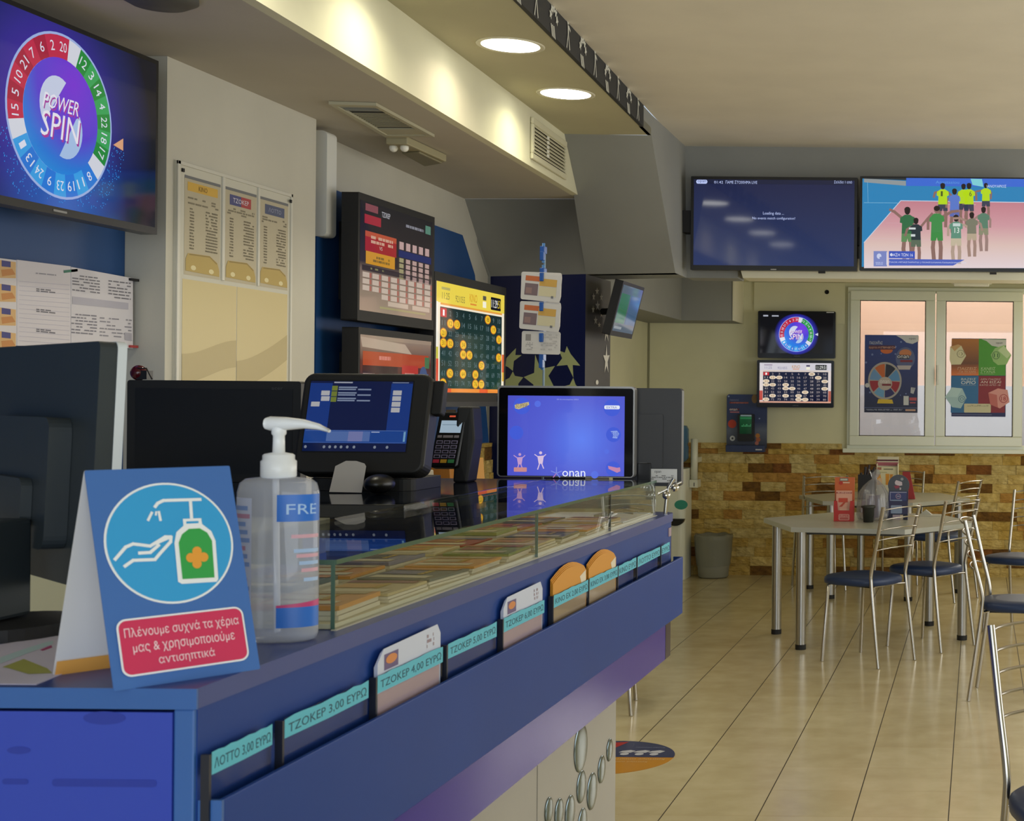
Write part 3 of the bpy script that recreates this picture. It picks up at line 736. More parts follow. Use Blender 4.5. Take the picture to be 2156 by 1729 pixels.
for i, (a, b, tx, kind) in enumerate(units):
    y0, y1 = yat(a), yat(b); ln = y1 - y0
    m = MB(); m.box(XP - .001, XP, y0, y1, zb1 + .01, zt + .002, ACR); pk = m.build('price_pocket', ctr)
    m = MB(); m.box(XP - .009, XP + .001, y0 - .006, y0 - .001, zb1 + .01, zt, mat('#141826', .4)); m.build('pocket_divider', pk)
    c = Cv((XP + .0006, y0, zs), (0, 1, 0), (0, 0, 1), (ln, zt - zs), (100, 10), dz=.0003)
    c.o = Vector((XP + .0006, y0, zt)); wob = [(x, -.5 + random.uniform(-.6, .5)) for x in range(0, 101, 10)]
    c.L = 1; c.pol(wob + [(100, 10 + random.uniform(-.6, .6)), (50, 10), (0, 10 + random.uniform(-.6, .6))], TQ)
    c.L = 2; c.text(tx, 4, 2.4, 97, 8.2, INK, .0)
    c.build('price_strip', pk)
    if kind:
        t = thing('slip_stack', wl[i], 'slip stack', (XP - .006, (y0 + y1) / 2, zb1 + .005), 0, 'slip stacks in the counter pockets')
        for k in range(4):
            x = XP - .0025 - k * .0016; up = zt + .037 - .002 * k; o_ = .004 * k
            if kind == 'w': pl = [(y0 + .004 + o_, zb1 + .006), (y1 - .003, zb1 + .006), (y1 - .002 + o_ * .5, up - .012), (y1 - .016, up + .004), (y0 + .03, up), (y0 + .008, up - .018)]
            else:
                n = 8; pl = [(y0 + .004, zb1 + .006), (y1 - .004, zb1 + .006)] + [(y1 - .004 - (ln - .008) * j / n, zt + .012 + .034 * math.sin(PI * (.12 + .76 * j / n)) + .003 * k) for j in range(n + 1)]
            mm = MB(); mm.prism([(p[0], p[1]) for p in pl], x - .0009, x, (SLW if kind == 'w' else SLO) if k else (SLW if kind == 'w' else SLO), 'x')
            sh = mm.build('slip', t)
            if k == 0:
                c = Cv((x + .0001, y0, zt + .04), (0, 1, 0), (0, 0, 1), (ln, .12), (100, 100), dz=.0003)
                if kind == 'w':
                    c.rect(12, 10, 32, 30, mat('#6b5a86', .6)); c.L = 2; c.disc(22, 18, 8, mat('#d88a4a', .6), 6); c.L = 1
                    for j in range(6): c.rect(14 + j * 13, 33, 17 + j * 13, 34.5, mat('#8ea3c0', .6))
                    c.rect(3, 56, 97, 86, SLP); c.scribble(76, 8, 88, 28, 3, mat('#a58f9a', .6), seed=i)
                else: c.rect(4, 56, 96, 88, mat('#b99a72', .6)); c.pol([(78, 20), (96, 12), (97, 40), (86, 44)], mat('#e8dcc2', .6))
                c.build('slip_print', sh)
            if kind == 'o' and k == 3:
                pass

# ------------------------------------------------------------------ glass display case
CG = EYE - .24; GX0, GX1, GY0, GY1 = -1.25, -.932, 2.07, 4.13
GLC = glass('case_glass', (.965, .98, .97), 0.0, 1.52, k=.85); GED = mat('#4d6a5b', .15)
dc = thing('display_case', 'low glass display case lying on the counter top', 'display case', ((GX0 + GX1) / 2, (GY0 + GY1) / 2, CT))
MB().box(GX0, GX1, GY0, GY1, CG - .007, CG, GLC).build('top_pane', dc)
m = MB(); e = .0016
m.box(GX1, GX1 + e, GY0, GY1, CG - .007, CG, GED); m.box(GX0, GX1, GY0 - e, GY0, CG - .007, CG, GED)
m.build('pane_edge', dc)
MB().box(GX1 - .005, GX1 - .0002, GY0 + .0002, GY1, CT + .002, CG - .0072, GLC).build('front_pane', dc)
MB().box(GX0, GX1 - .0052, GY0 + .0002, GY0 + .005, CT + .002, CG - .0072, GLC).build('end_pane', dc)
MB().box(GX1 - .006, GX1 - .0001, GY0 - .001, GY0 + .0002, CT + .002, CG - .007, GED).build('pane_joint', dc)
MB().box(GX1 - .0052, GX1 + .0005, 3.02, 3.022, CT + .002, CG - .007, GED).build('pane_joint', dc); MB().box(GX1 - .0052, GX1 + .0005, 3.62, 3.622, CT + .002, CG - .007, mat('#2d342c', .5)).build('pane_joint', dc)
TRAY = mat('#ddd6b6', .6)
m = MB(); m.box(GX0 + .002, GX1 - .006, GY0 + .008, GY1 - .01, CT + .001, CT + .008, TRAY); m.box(GX1 - .004, GX1 + .004, GY0 - .004, GY1, CT + .0002, CT + .002, mat('#b9b6a6', .4)); m.build('tray', dc)
MB().box(GX0, GX1 - .006, GY1 - .008, GY1, CT + .002, CG - .0072, mat('#9fa59a', .4)).build('rear_board', dc)
tc = ['#a8452f', '#c98a3c', '#7d9250', '#6b6f86', '#b9aa7c', '#a05a3a', '#c7b98b', '#87514b', '#4d5b54', '#d1a354']
names = ['red', 'amber', 'green', 'slate grey', 'sand', 'rust', 'cream', 'brown red', 'dark green', 'golden']
rn = random.Random(11); k = 0
for r in range(9):
    y = GY0 + .03 + r * .19
    for q, (x0, w) in enumerate(((GX1 - .012 - .135, .13), (GX1 - .16 - .125, .12))):
        ci = (r * 3 + q * 4 + rn.randrange(3)) % 10; hN = .014 + .01 * rn.random()
        ang = math.radians(rn.uniform(-4, 4)); cx, cy = x0 + w / 2, y + .085; ln = .165
        t = thing('scratch_card_stack', '%s scratch cards in display case, row %s from near end, %s' % (names[ci], ['one','two','three','four','five','six','seven','eight','nine'][r], ['by front pane', 'away from pane'][q]), 'scratch card stack', (cx, cy, CT + .0085), ang, 'scratch cards in the display case')
        fr = WM[t.name]
        m = MB(fr)
        for j in range(3): o_ = rn.uniform(-.004, .004); m.box(-w / 2 + o_, w / 2 + o_, -ln / 2, ln / 2, j * hN / 3, (j + 1) * hN / 3 - .0006, mat(tc[ci] if j == 2 else '#cfc9b4', .35))
        body = m.build('cards', t)
        m = MB(fr); b = hN + .0002
        def qd(x0_, x1_, y0_, y1_, z, cl): m.add([(x0_, y0_, z), (x1_, y0_, z), (x1_, y1_, z), (x0_, y1_, z)], [(0, 1, 2, 3)], mat(cl, .3))
        qd(-w * .45, w * .45, ln * .28, ln * .46, b, tc[(ci + 3) % 10]); qd(-w * .4, w * .1, -ln * .1, ln * .2, b, tc[(ci + 5) % 10]); qd(-w * .4, w * .4, -ln * .4, -ln * .2, b, '#d8cfae')
        for j in range(4): m.add([(w * (.15 + .05 * math.cos(a * PI / 4)), ln * (-.08 + j * .09) + w * .05 * math.sin(a * PI / 4), b + .0002) for a in range(8)], [tuple(range(8))], mat('#d9b84a', .3))
        m.build('card_print', t)
# white papers and a wire rack at the far end of the case
t = thing('white_leaflet', 'white leaflets with black edge at the far end of the display case', 'leaflet', (-1.05, 3.95, CT + .0085))
m = MB(); m.box(-1.2, GX1 - .008, 3.78, 4.1, CT + .0086, CT + .012, mat('#dfe3e2', .5)); m.build('sheet', t)
t = thing('wire_rack', 'small grey wire card rack at the far end of the display case', 'card rack', (-.97, 3.95, CT + .0125))
m = MB(); GR = mat('#8c8f8c', .3, .6)
m.box(-1.05, -1.035, 3.9, 4.08, CT + .013, CT + .02, GR)
for j in range(3): m.tube([(-1.04, 3.92 + j * .07, CT + .016), (-1.0, 3.94 + j * .07, CT + .03), (-.95, 3.93 + j * .07, CT + .022)], .003, GR, 6)
m.build('wires', t)
# leaflet and base dish on the counter top, left
t = thing('leaflet', 'pale lilac and green printed leaflet flat on the counter by the sign', 'leaflet', (-1.2, 1.83, CT + .0003))
m = MB(); m.hull([(-1.36, 1.668, CT + .001), (-1.1, 1.668, CT + .001), (-1.155, 2.0, CT + .001), (-1.295, 2.0, CT + .001), (-1.37, 1.8, CT + .001)],
                 [(-1.36, 1.668, CT + .0002), (-1.1, 1.668, CT + .0002), (-1.155, 2.0, CT + .0002), (-1.295, 2.0, CT + .0002), (-1.37, 1.8, CT + .0002)], mat('#cbc6dc', .5)); sh = m.build('sheet', t)
c = Cv((0, 0, CT + .001), (1, 0, 0), (0, 1, 0), dz=.0003); c.pol([(5, 1405), (50, 1388), (75, 1398), (100, 1408), (110, 1418), (60, 1420), (20, 1408)], mat('#a3a557', .5)); c.pol([(84, 1369), (108, 1359), (110, 1364), (90, 1371)], mat('#a8457a', .5))
c.pol([(0, 1385), (60, 1364), (100, 1352), (112, 1350), (112, 1356), (0, 1398)], mat('#b4cdd6', .5)); c.build('leaflet_print', sh)

# ------------------------------------------------------------------ hand hygiene tent sign
A_ = Pz(240, 1456, CT); Bq = Pz(548, 1409, CT); u = (Bq - A_); wS = u.length; u.normalize(); nrm = Vector((u.y, -u.x, 0))
back = -nrm * .155; apex = A_ + back * .5 + Vector((0, 0, .251)); vF = (apex - A_); hF = vF.length
SGB = mat('#3c6cb4', .5); sg = thing('tent_sign', 'blue folded card sign about washing hands on the counter corner', 'sign', tuple(A_ + u * wS / 2 + back * .5))
m = MB(); m.slab(A_ + u * 0, u, vF, wS, hF, .0012, SGB, .002); fp_ = m.build('front_panel', sg)
m = MB(); bb = A_ + back; vB = (apex - bb)
m.slab(bb, u, vB, wS, hF * .998, .0012, mat('#d6d6d8', .6), .002)
m.add([tuple(bb + u * .001 + nrm * .0022), tuple(bb + u * (wS - .001) + nrm * .0022), tuple(bb + u * (wS - .001) + vB * .07 + nrm * .0022), tuple(bb + u * .001 + vB * .07 + nrm * .0022)], [(0, 1, 2, 3)], mat('#e0a24c', .6))  # orange strip low on the inner face: the fold's reflection, painted on
m.build('rear_panel', sg)
c = Cv(A_, u, vF, dz=.0004); W1 = mat('#eef2f6', .5); CY = mat('#2f9fdc', .5)
if c.n.dot(nrm) < 0: c.n = -c.n
def circ(rr, mt, L):
    a0, b0 = c.loc(359, 1143); c.L = L; c.lpol([(a0 + rr * math.cos(i * PI / 32), b0 + rr * math.sin(i * PI / 32)) for i in range(64)], mt)
ax_, _b = c.loc(222, 1130); ax2, _b = c.loc(497, 1150); R0 = (ax2 - ax_) / 2
circ(R0, W1, 1); circ(R0 * .965, CY, 2); c.L = 3; c.crop(0, 950, 2.22)
lw = .0038
c.line([(735, 245), (762, 232), (935, 227)], lw, W1); c.line([(735, 245), (722, 262)], lw, W1); c.line([(888, 235), (893, 312)], lw, W1)
c.line([(708, 288), (690, 324)], lw * .8, W1); c.line([(728, 285), (726, 300)], lw * .6, W1); c.line([(740, 285), (748, 324)], lw * .8, W1)
c.line([(535, 508), (585, 450), (620, 435), (700, 445), (770, 402), (797, 402), (795, 425), (745, 480), (722, 508), (620, 512), (580, 540)], lw, W1)
c.line([(648, 478), (700, 475), (740, 440)], lw, W1); c.line([(725, 432), (795, 402)], lw, W1)
c.pol([(852, 318), (938, 315), (942, 342), (985, 375), (1005, 420), (1018, 600), (1010, 612), (848, 622), (830, 612), (813, 430), (822, 380), (855, 350)], W1)
c.L = 4; c.pol([(868, 330), (925, 328), (925, 338), (868, 341)], CY)
c.pol([(848, 390), (880, 365), (930, 362), (965, 382), (988, 420), (1000, 592), (850, 600), (832, 430)], mat('#2fa24c', .5))
c.L = 5; OR = mat('#e8a03a', .5)
for x, y in ((917, 470), (917, 528), (888, 500), (948, 497)): c.disc(x, y, 22, OR, 22)
c.disc(917, 499, 24, OR, 24)
c.L = 3; c.crop(0, 0, 1)
def rr_(x0, y0, x1, y1, mt, L, r):    # rounded box by its four corners on the sheet
    c.L = L; c.rect(x0, y0, x1, y1, mt, r)
a0, b1 = c.loc(240, 1305); a1, b0 = c.loc(523, 1400)
b1 = c.loc(240, 1307)[1]; b0 = c.loc(262, 1428)[1]; a1 = c.loc(518, 1340)[0]; a0 = c.loc(250, 1370)[0]
c.L = 3; c.lpol(rrect(a0, b0, a1, b1, .011, 6), W1); g = .0022; c.L = 4; c.lpol(rrect(a0 + g, b0 + g, a1 - g, b1 - g, .009, 6), mat('#cf2f5c', .5))
c.L = 5
def lt(t, fx0, fx1, fy0, fy1):
    v, f = glyphs(t, .0); x0 = a0 + (a1 - a0) * fx0; x1 = a0 + (a1 - a0) * fx1; y0 = b1 - (b1 - b0) * fy1; y1 = b1 - (b1 - b0) * fy0
    c.add([c.at(x0 + a * (x1 - x0), y0 + b * (y1 - y0)) for a, b in v], f, mat('#f6d6df', .5))
lt('Πλένουμε συχνά τα χέρια', .05, .95, .16, .37); lt('μας & χρησιμοποιούμε', .1, .9, .42, .64); lt('αντισηπτικά', .28, .72, .69, .88)
c.build('sign_print', fp_)

# ------------------------------------------------------------------ sanitiser pump bottle
bx, by = -.974, 1.985; bt = thing('sanitizer_bottle', 'clear pump bottle of hand gel with white pump and blue label', 'bottle', (bx, by, CT))
GELB = glass('clear_bottle', (.94, .95, .98), .03, 1.4, '#dfe4f2', .34)
m = MB(); s2 = (1.0, .62)
m.lathe([(.0001, 0), (.046, 0), (.053, .004), (.0555, .012), (.0555, .205), (.052, .219), (.044, .225), (.018, .228), (.016, .236), (.0001, .236)], (bx, by, CT + .0005), GELB, 40, *s2)
m.build('bottle_body', bt)
WP = mat('#e9edf2', .3)
m = MB(); m.lathe([(.0001, .226), (.0205, .226), (.023, .229), (.023, .250), (.0205, .252), (.0205, .258), (.018, .26), (.008, .262), (.0075, .285), (.0095, .288), (.0095, .303), (.0001, .304)], (bx, by, CT), WP, 28); m.build('pump_collar', bt)
m = MB(); zt_ = CT + .298
sec = [(-.018, .009, .010), (-.012, .011, .0125), (.01, .011, .0115), (.035, .0085, .008), (.055, .007, .0055), (.070, .005, .003)]
pr = []; n = 12
for x, w, h in sec:
    dz_ = 0 if x < .03 else -(x - .03) ** 2 * 6.0
    pr.append([(bx + x, by + w * math.cos(2 * PI * k / n), zt_ + .004 + dz_ + h * .8 * math.sin(2 * PI * k / n)) for k in range(n)])
v = [p for g in pr for p in g]; f = [(i * n + k, i * n + (k + 1) % n, (i + 1) * n + (k + 1) % n, (i + 1) * n + k) for i in range(len(pr) - 1) for k in range(n)]
m.add(v, f + [tuple(range(n)), tuple(range(len(v) - 1, len(v) - n - 1, -1))], WP, True); m.build('pump_head', bt)
m = MB(); m.tube([(bx, by, CT + .012), (bx - .004, by, CT + .23)], .0045, mat('#e4e8ee', .3), 10); m.build('dip_tube', bt)
def lab(a0, a1, z0, z1, mt, top=None, mbx=None, dr=.0004, n=16):
    q = mbx or MB(); v = []
    for k in range(n + 1):
        a = math.radians(a0 + (a1 - a0) * k / n); x = bx + (.0555 + dr) * math.cos(a); y = by + (.0555 * .62 + dr) * math.sin(a)
        zz = z1 + (top * k / n if top else 0); v += [(x, y, CT + z0), (x, y, CT + zz)]
    q.add(v, [(2 * k, 2 * k + 2, 2 * k + 3, 2 * k + 1) for k in range(n)], mt, True); return q
LB = mat('#2a6fd0', .4)
lab(-75, 5, .168, .205, LB).build('label_band', bt); lab(-75, 5, .022, .05, LB, .006).build('label_band', bt); lab(-75, 5, .050, .053, mat('#c8407c', .4), .006, None, .0006).build('label_band', bt); m = MB()
lab(-178, -112, .03, .2, mat('#c3cbe6', .5), None, m, .0001)
for j, z in enumerate((.145, .125, .118, .108, .098, .085)): lab(-55 + 4 * j, 0, z, z + .005, mat('#a9c4ea' if j % 2 else '#d7a9b8', .5), None, m)
for j in range(14): lab(-170, -115 - (j % 3) * 4, .04 + j * .011, .046 + j * .011, mat('#7f9bd6' if j % 4 else '#b98aa8', .5), None, m)
m.build('bottle_label', bt)
c = Cv((bx, by, CT), (1, 0, 0), (0, 0, 1)); v, f = glyphs('FRE', .01); q = []
for a, b in v: ang = math.radians(-62 + 52 * a); q.append((bx + .0562 * math.cos(ang), by + (.0555 * .62 + .0009) * math.sin(ang), CT + .178 + b * .014))
m = MB(); m.add(q, f, mat('#a9cbf6', .4)); m.build('bottle_lettering', bt)
# ------------------------------------------------------------------ till area
DG = plaster('monitor_dark_grey', '#2b3338', .05, .45, .02); LEDGE = mat('#10151f', .08)
t = thing('till_desk', 'dark glossy till desk behind the glass display case', 'desk', (-1.9, 3.75, 0))
MB().box(-2.38, GX0 - .004, 3.12, 4.14, CG - .03, CG, LEDGE).build('desk_top', t, bevel=.002)
m = MB(); m.box(-2.36, -2.34, 3.16, 4.11, 0, CG - .03, NB); m.box(-2.34, CXL - .03, 4.09, 4.11, 0, CG - .03, NB); m.build('desk_body', t); MB().box(-2.34, CXL - .03, 3.16, 3.18, .3, CG - .03, mat('#cfc8a4', .6)).build('desk_end_panel', t)
# big grey monitor seen from behind
TR = P(212, 718, 2.0); L0 = P(0, 735, 2.32); uu = (L0 - TR); uu.z = 0; uu.normalize(); BR = P(291, 1275, 1.86)
dn = BR - TR; dn = dn - uu * dn.dot(uu); Hh = dn.length; dn.normalize(); nn = uu.cross(dn).normalized()
if nn.y > 0: nn = -nn     # nn points towards the camera = back of the monitor
mo = thing('monitor', 'large dark grey monitor seen from behind at the left edge of the counter', 'monitor', (-1.35, 2.03, CT))
fr = Matrix(((uu.x, nn.x, dn.x, TR.x), (uu.y, nn.y, dn.y, TR.y), (uu.z, nn.z, dn.z, TR.z), (0, 0, 0, 1)))
m = MB(fr); Wm = .52
m.prism(rrect(0, 0, Wm, Hh, .012), -.022, 0, DG, 'y'); m.build('rear_shell', mo, bevel=.006, seg=3)
m = MB(fr); m.prism(rrect(-.001, -.001, Wm + .001, Hh + .001, .012), -.034, -.0221, mat('#d4dade', .35), 'y'); m.build('screen_bezel', mo)
m = MB(fr); m.box(.012, Wm - .012, -.0355, -.0342, .012, Hh - .03, mat('#20262c', .1)); m.build('screen', mo)
m = MB(fr); m.prism(rrect(.10, .11, Wm - .1, Hh - .05, .02), .0005, .03, DG, 'y'); m.prism(rrect(.16, .2, Wm - .16, Hh - .08, .015), .0305, .045, DG, 'y'); m.build('rear_hump', mo, bevel=.008, seg=3)
sx_, sy_ = -1.36, 2.02
m = MB(); m.box(sx_ - .09, sx_ - .012, sy_ - .03, sy_ + .05, CT + .02, CT + .16, DG); m.build('stand_neck', mo, bevel=.006)
m = MB(); m.prism([(x - 1.37, y + 2.02) for x, y in ell(0, 0, .08, .10, 28)], CT + .0005, CT + .018, BLACKM); m.build('stand_foot', mo)
# black monitor facing the camera
def quad_pts(pts, d): return [P(x, y, d) for x, y in pts]
def flat_monitor(name, label, x0, y0, x1, y1, d, thick, bez, casing, screen, group=None, r=.008, cat='monitor', tilt=0, foot=None, bb=None):
    a, b = P(x0, y0, d), P(x1, y1, d); xa, xb_ = a.x, b.x; za, zb_ = b.z, a.z
    t = thing(name, label, cat, ((xa + xb_) / 2, d + thick / 2, za if foot is None else foot), 0, group)
    m = MB(); m.prism(rrect(xa, za, xb_, zb_, r), d, d + thick, casing, 'y'); m.build('casing', t, bevel=.003)
    bb = bb or bez
    m = MB(); m.box(xa + bez, xb_ - bez, d - .0012, d - .0002, za + bb, zb_ - bez, screen); s_ = m.build('screen', t)
    return t, s_, (xa + bez, xb_ - bez, za + bb, zb_ - bez)
t, s_, bx_ = flat_monitor('monitor', 'black switched-off monitor facing the shop behind the hygiene sign', 268, 800, 632, 1016, 3.86, .035, .022, mat('#161514', .45), mat('#0c0b0a', .3), foot=CG)
m = MB(); m.box(-2.1, -1.98, 3.9, 3.93, CG + .012, CG + .1, BLACKM); m.prism([(x - 2.04, y + 3.95) for x, y in ell(0, 0, .13, .09)], CG + .0005, CG + .012, BLACKM); m.build('stand', t)
c = Cv((0, 3.858, 0), (1, 0, 0), (0, 0, 1)); c.text('acer', 572, 816, 596, 821, mat('#4a4a4c', .5)); c.build('bezel_marks', s_)
# red and black clip camera on its corner
p = P(290, 785, 3.87); t = thing('clip_camera', 'dark red and black clip camera on the black monitor corner', 'camera', (p.x, 3.87, P(290, 799, 3.87).z))
MB().ball((p.x, 3.875, p.z), .021, mat('#4a0f1a', .12)).build('camera_body', t)
m = MB(); m.box(p.x + .002, p.x + .03, 3.86, 3.89, p.z - .018, p.z + .006, BLACK); m.tube([(p.x + .005, 3.86, p.z + .012), (p.x + .03, 3.86, p.z + .012), (p.x + .045, 3.86, p.z - .018)], .002, BLACK, 6); m.build('clip', t)
# till terminal --------------------------------------------------
d0, d1 = 3.55, 3.605
BLp, BRp = P(613, 996, 3.545), P(889, 998, 3.545); TLp = P(632, 784, 3.612)
vv = Vector((0, TLp.y - BLp.y, TLp.z - BLp.z)); hv = vv.length; wv = BRp.x - BLp.x
tl = thing('till_terminal', 'black till touch screen terminal with blue screen on the till desk', 'till', ((BLp.x + BRp.x) / 2, 3.65, CG))
KB = plaster('till_black_plastic', '#191817', .05, .5, .03)
m = MB(); m.slab(BLp, (1, 0, 0), vv, wv, hv, .06, KB, .028, 6); cas = m.build('casing', tl, bevel=.008, seg=3)
m = MB(); m.slab(P(905, 872, 3.60), (1, 0, 0), vv, .028, .088, .03, BLACKM, .006, 4); m.build('card_swipe', tl, bevel=.003)
so_ = P(638, 951, 3.55) ; c = Cv(BLp + Vector((0, 0, 0)), (1, 0, 0), vv, dz=.0005).crop(600, 760, 4.687)
LN = lambda h, s=.62: lit(h, s)
q = [c.loc(175, 890), c.loc(1183, 900), c.loc(1275, 207), c.loc(255, 200)]
a0 = (q[0][0] + q[3][0]) / 2; a1 = (q[1][0] + q[2][0]) / 2; b0, b1 = q[0][1], q[2][1]
U = lambda x: a0 + (a1 - a0) * x; V = lambda y: b1 - (b1 - b0) * y
def R_(x0, y0, x1, y1, mt, r=0): c.lpol(rrect(U(x0), V(y1), U(x1), V(y0), r, 3) if r else [(U(x0), V(y1)), (U(x1), V(y1)), (U(x1), V(y0)), (U(x0), V(y0))], mt)
m = MB(); m.m = Matrix(); m.slab(c.o + c.u * (a0 - .003) + c.w * (b0 - .003) + c.n * .0004, c.u, c.w, a1 - a0 + .006, b1 - b0 + .006, .0004, BLACK); scr = m.build('screen', tl)
c.L = 2; R_(0, 0, 1, 1, LN('#0a1a4a')); c.L = 3; R_(0, .03, .215, .70, LN('#173c8c')); R_(.79, .03, 1, .70, LN('#173c8c')); R_(0, .70, 1, .885, LN('#1c4a9c'))
R_(.01, .705, .99, .71, LN('#6f8cc8')); R_(.01, .873, .99, .878, LN('#5f7cc0'))
c.L = 4; Wt = LN('#c4c4c8')
for x, y in ((.115, .14), (.12, .22), (.03, .3)): R_(x, y, x + .083, y + .068, Wt, .001)
for j in range(4): R_(.815 , .13 + j * .082, .9, .198 + j * .082, Wt, .001)
for j in range(3):
    R_(.215, .07 + j * .08, .27, .14 + j * .08, LN('#7d8a3a'));
    for k_, (a, b) in enumerate(((.28, .46), (.28, .45), (.47, .6))): R_(a, .08 + j * .08 + (.03 if k_ else 0), b, .1 + j * .08 + (.03 if k_ else 0), LN('#8a98b4'))
R_(.23, .012, .41, .03, LN('#b8bcc8')); R_(.8, .012, .96, .024, LN('#8a98b4')); R_(.22, .72, .64, .86, LN('#5a78b8')); R_(.43, .72, .57, .86, LN('#7f86bd')); R_(.965, .72, .985, .86, LN('#7fb0d8'))
for x in (.65, .65, .66): R_(x, .72, x + .07, .735, LN('#a8b8dc'))
for x in (.03, .21, .265, .32, .375, .435, .5, .7, .82): c.lpol([(U(x) + .0035 * math.cos(k * PI / 4), V(.94) + .004 * math.sin(k * PI / 4)) for k in range(8)], LN('#8e98a8'))
c.build('screen_picture', scr)
m = MB(); cxm = (BLp.x + BRp.x) / 2
m.prism([(x + cxm, y + 3.68) for x, y in rrect(-.13, -.12, .13, .1, .03)], CG + .0005, CG + .03, BLACKM); m.box(cxm - .07, cxm + .07, 3.62, 3.69, CG + .03, CG + .12, BLACKM); m.build('stand', tl, bevel=.006)
# white cut paper leaning on the till
t = thing('paper_note', 'white paper card with cut corners leaning on the till terminal', 'paper', (P(728, 1045, 3.48).x, 3.49, CG))
o_ = P(693, 1042, 3.47); m = MB(); mm = [(0, 0), (.079, -.001), (.081, .062), (.076, .069), (.055, .075), (.030, .075), (.006, .062)]
fr_ = [Vector((o_.x + a, 3.47 + b * .3, CG + .003 + b)) for a, b in mm]; m.hull(fr_, [p + Vector((0, .001, 0)) for p in fr_], mat('#c9c4c0', .7)); m.build('card', t)
t = thing('computer_mouse', 'black computer mouse beside the white paper on the till desk', 'mouse', (P(795, 1040, 3.45).x, 3.46, CG))
MB().ball((P(795, 1040, 3.45).x, 3.46, CG + .0245), .034, BLACK, 12, (1, 1.4, .7)).build('mouse_body', t)
# card reader on a stand -----------------------------------------
dR = 3.92
a = P(905, 985, dR); b = P(962, 985, dR); vR = Vector((0, .06, .15)); xr = a.x
cr = thing('card_reader', 'black card payment reader with lit grey screen on a stand', 'card reader', (a.x + .06, dR + .08, CG))
o_ = P(903, 984, dR); m = MB(); wR = .076; lean = Vector((.017, .03, .152))
m.slab(o_, (1, 0, 0), lean, wR, .157, .035, BLACK, .008, 4); m.build('reader_body', cr, bevel=.004)
c = Cv(o_, (1, 0, 0), lean, dz=.0006).crop(600, 760, 4.687); c.w = lean.normalized(); c.n = c.u.cross(c.w).normalized()
def oq(x0, y0, x1, y1, mt):   # oblique grid of the reader: x along the face, y up the lean
    c.add([c.o + c.u * (x * wR) + c.w * (y * .157) + c.n * (c.dz * c.L) for x, y in ((x0, y0), (x1, y0), (x1, y1), (x0, y1))], [(0, 1, 2, 3)], mt)
oq(.14, .62, .9, .84, lit('#a9bfd0', .75)); c.L = 2; oq(.2, .76, .85, .768, lit('#6d8494', .7)); oq(.4, .9, .62, .93, lit('#d8563a', .8)); c.L = 1
for j, w0 in enumerate(((.1, .26), (.3, .66), (.7, .88))): oq(w0[0], .53, w0[1], .575, mat('#8d868c', .4))
KC = ['#1b1722'] * 12
for r_ in range(5):
    for q_ in range(3):
        x0 = .1 + q_ * .27; y0_ = .42 - r_ * .085; col = ('#c2324a', '#c99a2a', '#3f8a55')[q_] if r_ == 4 else '#8e86a6'
        c.L = 1; oq(x0, y0_, x0 + .23, y0_ + .062, mat(col, .4)); c.L = 2
        if r_ < 4: oq(x0 + .03, y0_ + .012, x0 + .2, y0_ + .048, mat('#1d1a24', .4))
c.build('reader_keys', cr)
m = MB(); x_ = P(982, 950, dR).x; m.hull([(x_ - .035, dR + .02, CG + .21), (x_ + .005, dR + .03, CG + .21), (x_ + .012, dR + .03, CG + .12), (x_ - .005, dR + .02, CG), (x_ - .045, dR + .02, CG), (x_ - .04, dR + .02, CG + .1)],
                 [(x_ - .035, dR + .1, CG + .21), (x_ + .005, dR + .1, CG + .21), (x_ + .012, dR + .1, CG + .12), (x_ - .005, dR + .1, CG + .0), (x_ - .045, dR + .1, CG + .0), (x_ - .04, dR + .1, CG + .1)], BLACKM); m.build('reader_stand', cr, bevel=.006)
m = MB(); q = P(948, 872, dR + .04); m.box(q.x - .012, q.x + .012, q.y, q.y + .01, q.z - .01, q.z + .012, mat('#6d5a44', .6)); m.build('paper_stub', cr)

# customer display with blue screen ------------------------------
dT = 4.19
t = thing('customer_display', 'silver framed customer touch display with bright blue screen on the counter', 'display', (P(1190, 1000, dT).x, dT + .02, CT))
xa, xb_ = P(1047, 900, dT).x, P(1336, 900, dT).x; zt_ = P(1190, 813, dT).z; zl = CG + .003
m = MB(); m.prism(rrect(xa, zl, xb_, zt_, .012), dT, dT + .03, mat('#b9b7b4', .3, .7), 'y'); m.build('casing', t, bevel=.004)
m = MB(); m.prism(rrect(xa + .005, zl + .003, xb_ - .004, zt_ - .006, .008), dT - .0015, dT - .0002, mat('#0c0c10', .08), 'y'); gl = m.build('screen_glass', t)
c = Cv((0, dT - .0016, 0), (1, 0, 0), (0, 0, 1), dz=.0004).crop(1030, 790, 4.791)
cen = P(1225, 925, dT); SB = radial_screen('display_blue', tuple(cen), .26, [(0, '#5a7cee'), (.45, '#545fd0'), (1, '#4a4fc0')], 1.0)
sx0, sz1 = c.loc(190, 205); sx1, _ = c.loc(1368, 205); c.lpol([(sx0, zl + .004), (sx1, zl + .004), (sx1, sz1), (sx0, sz1)], SB)
c.L = 2; WL = lit('#e6ecff', 1)
c.text('onan', 738, 965, 970, 1025, WL, .03); c.text('25 Ιανουαρίου 2021', 682, 238, 900, 255, lit('#b9c4f6'))
for x, y, r in ((330, 310, 85), (275, 580, 70), (1240, 330, 85), (1255, 600, 75), (1250, 945, 75), (490, 290, 32), (1185, 770, 25), (1065, 1005, 38)): c.disc(x, y, r, lit('#4660de' if r > 40 else '#5b74ea'))
c.L = 3
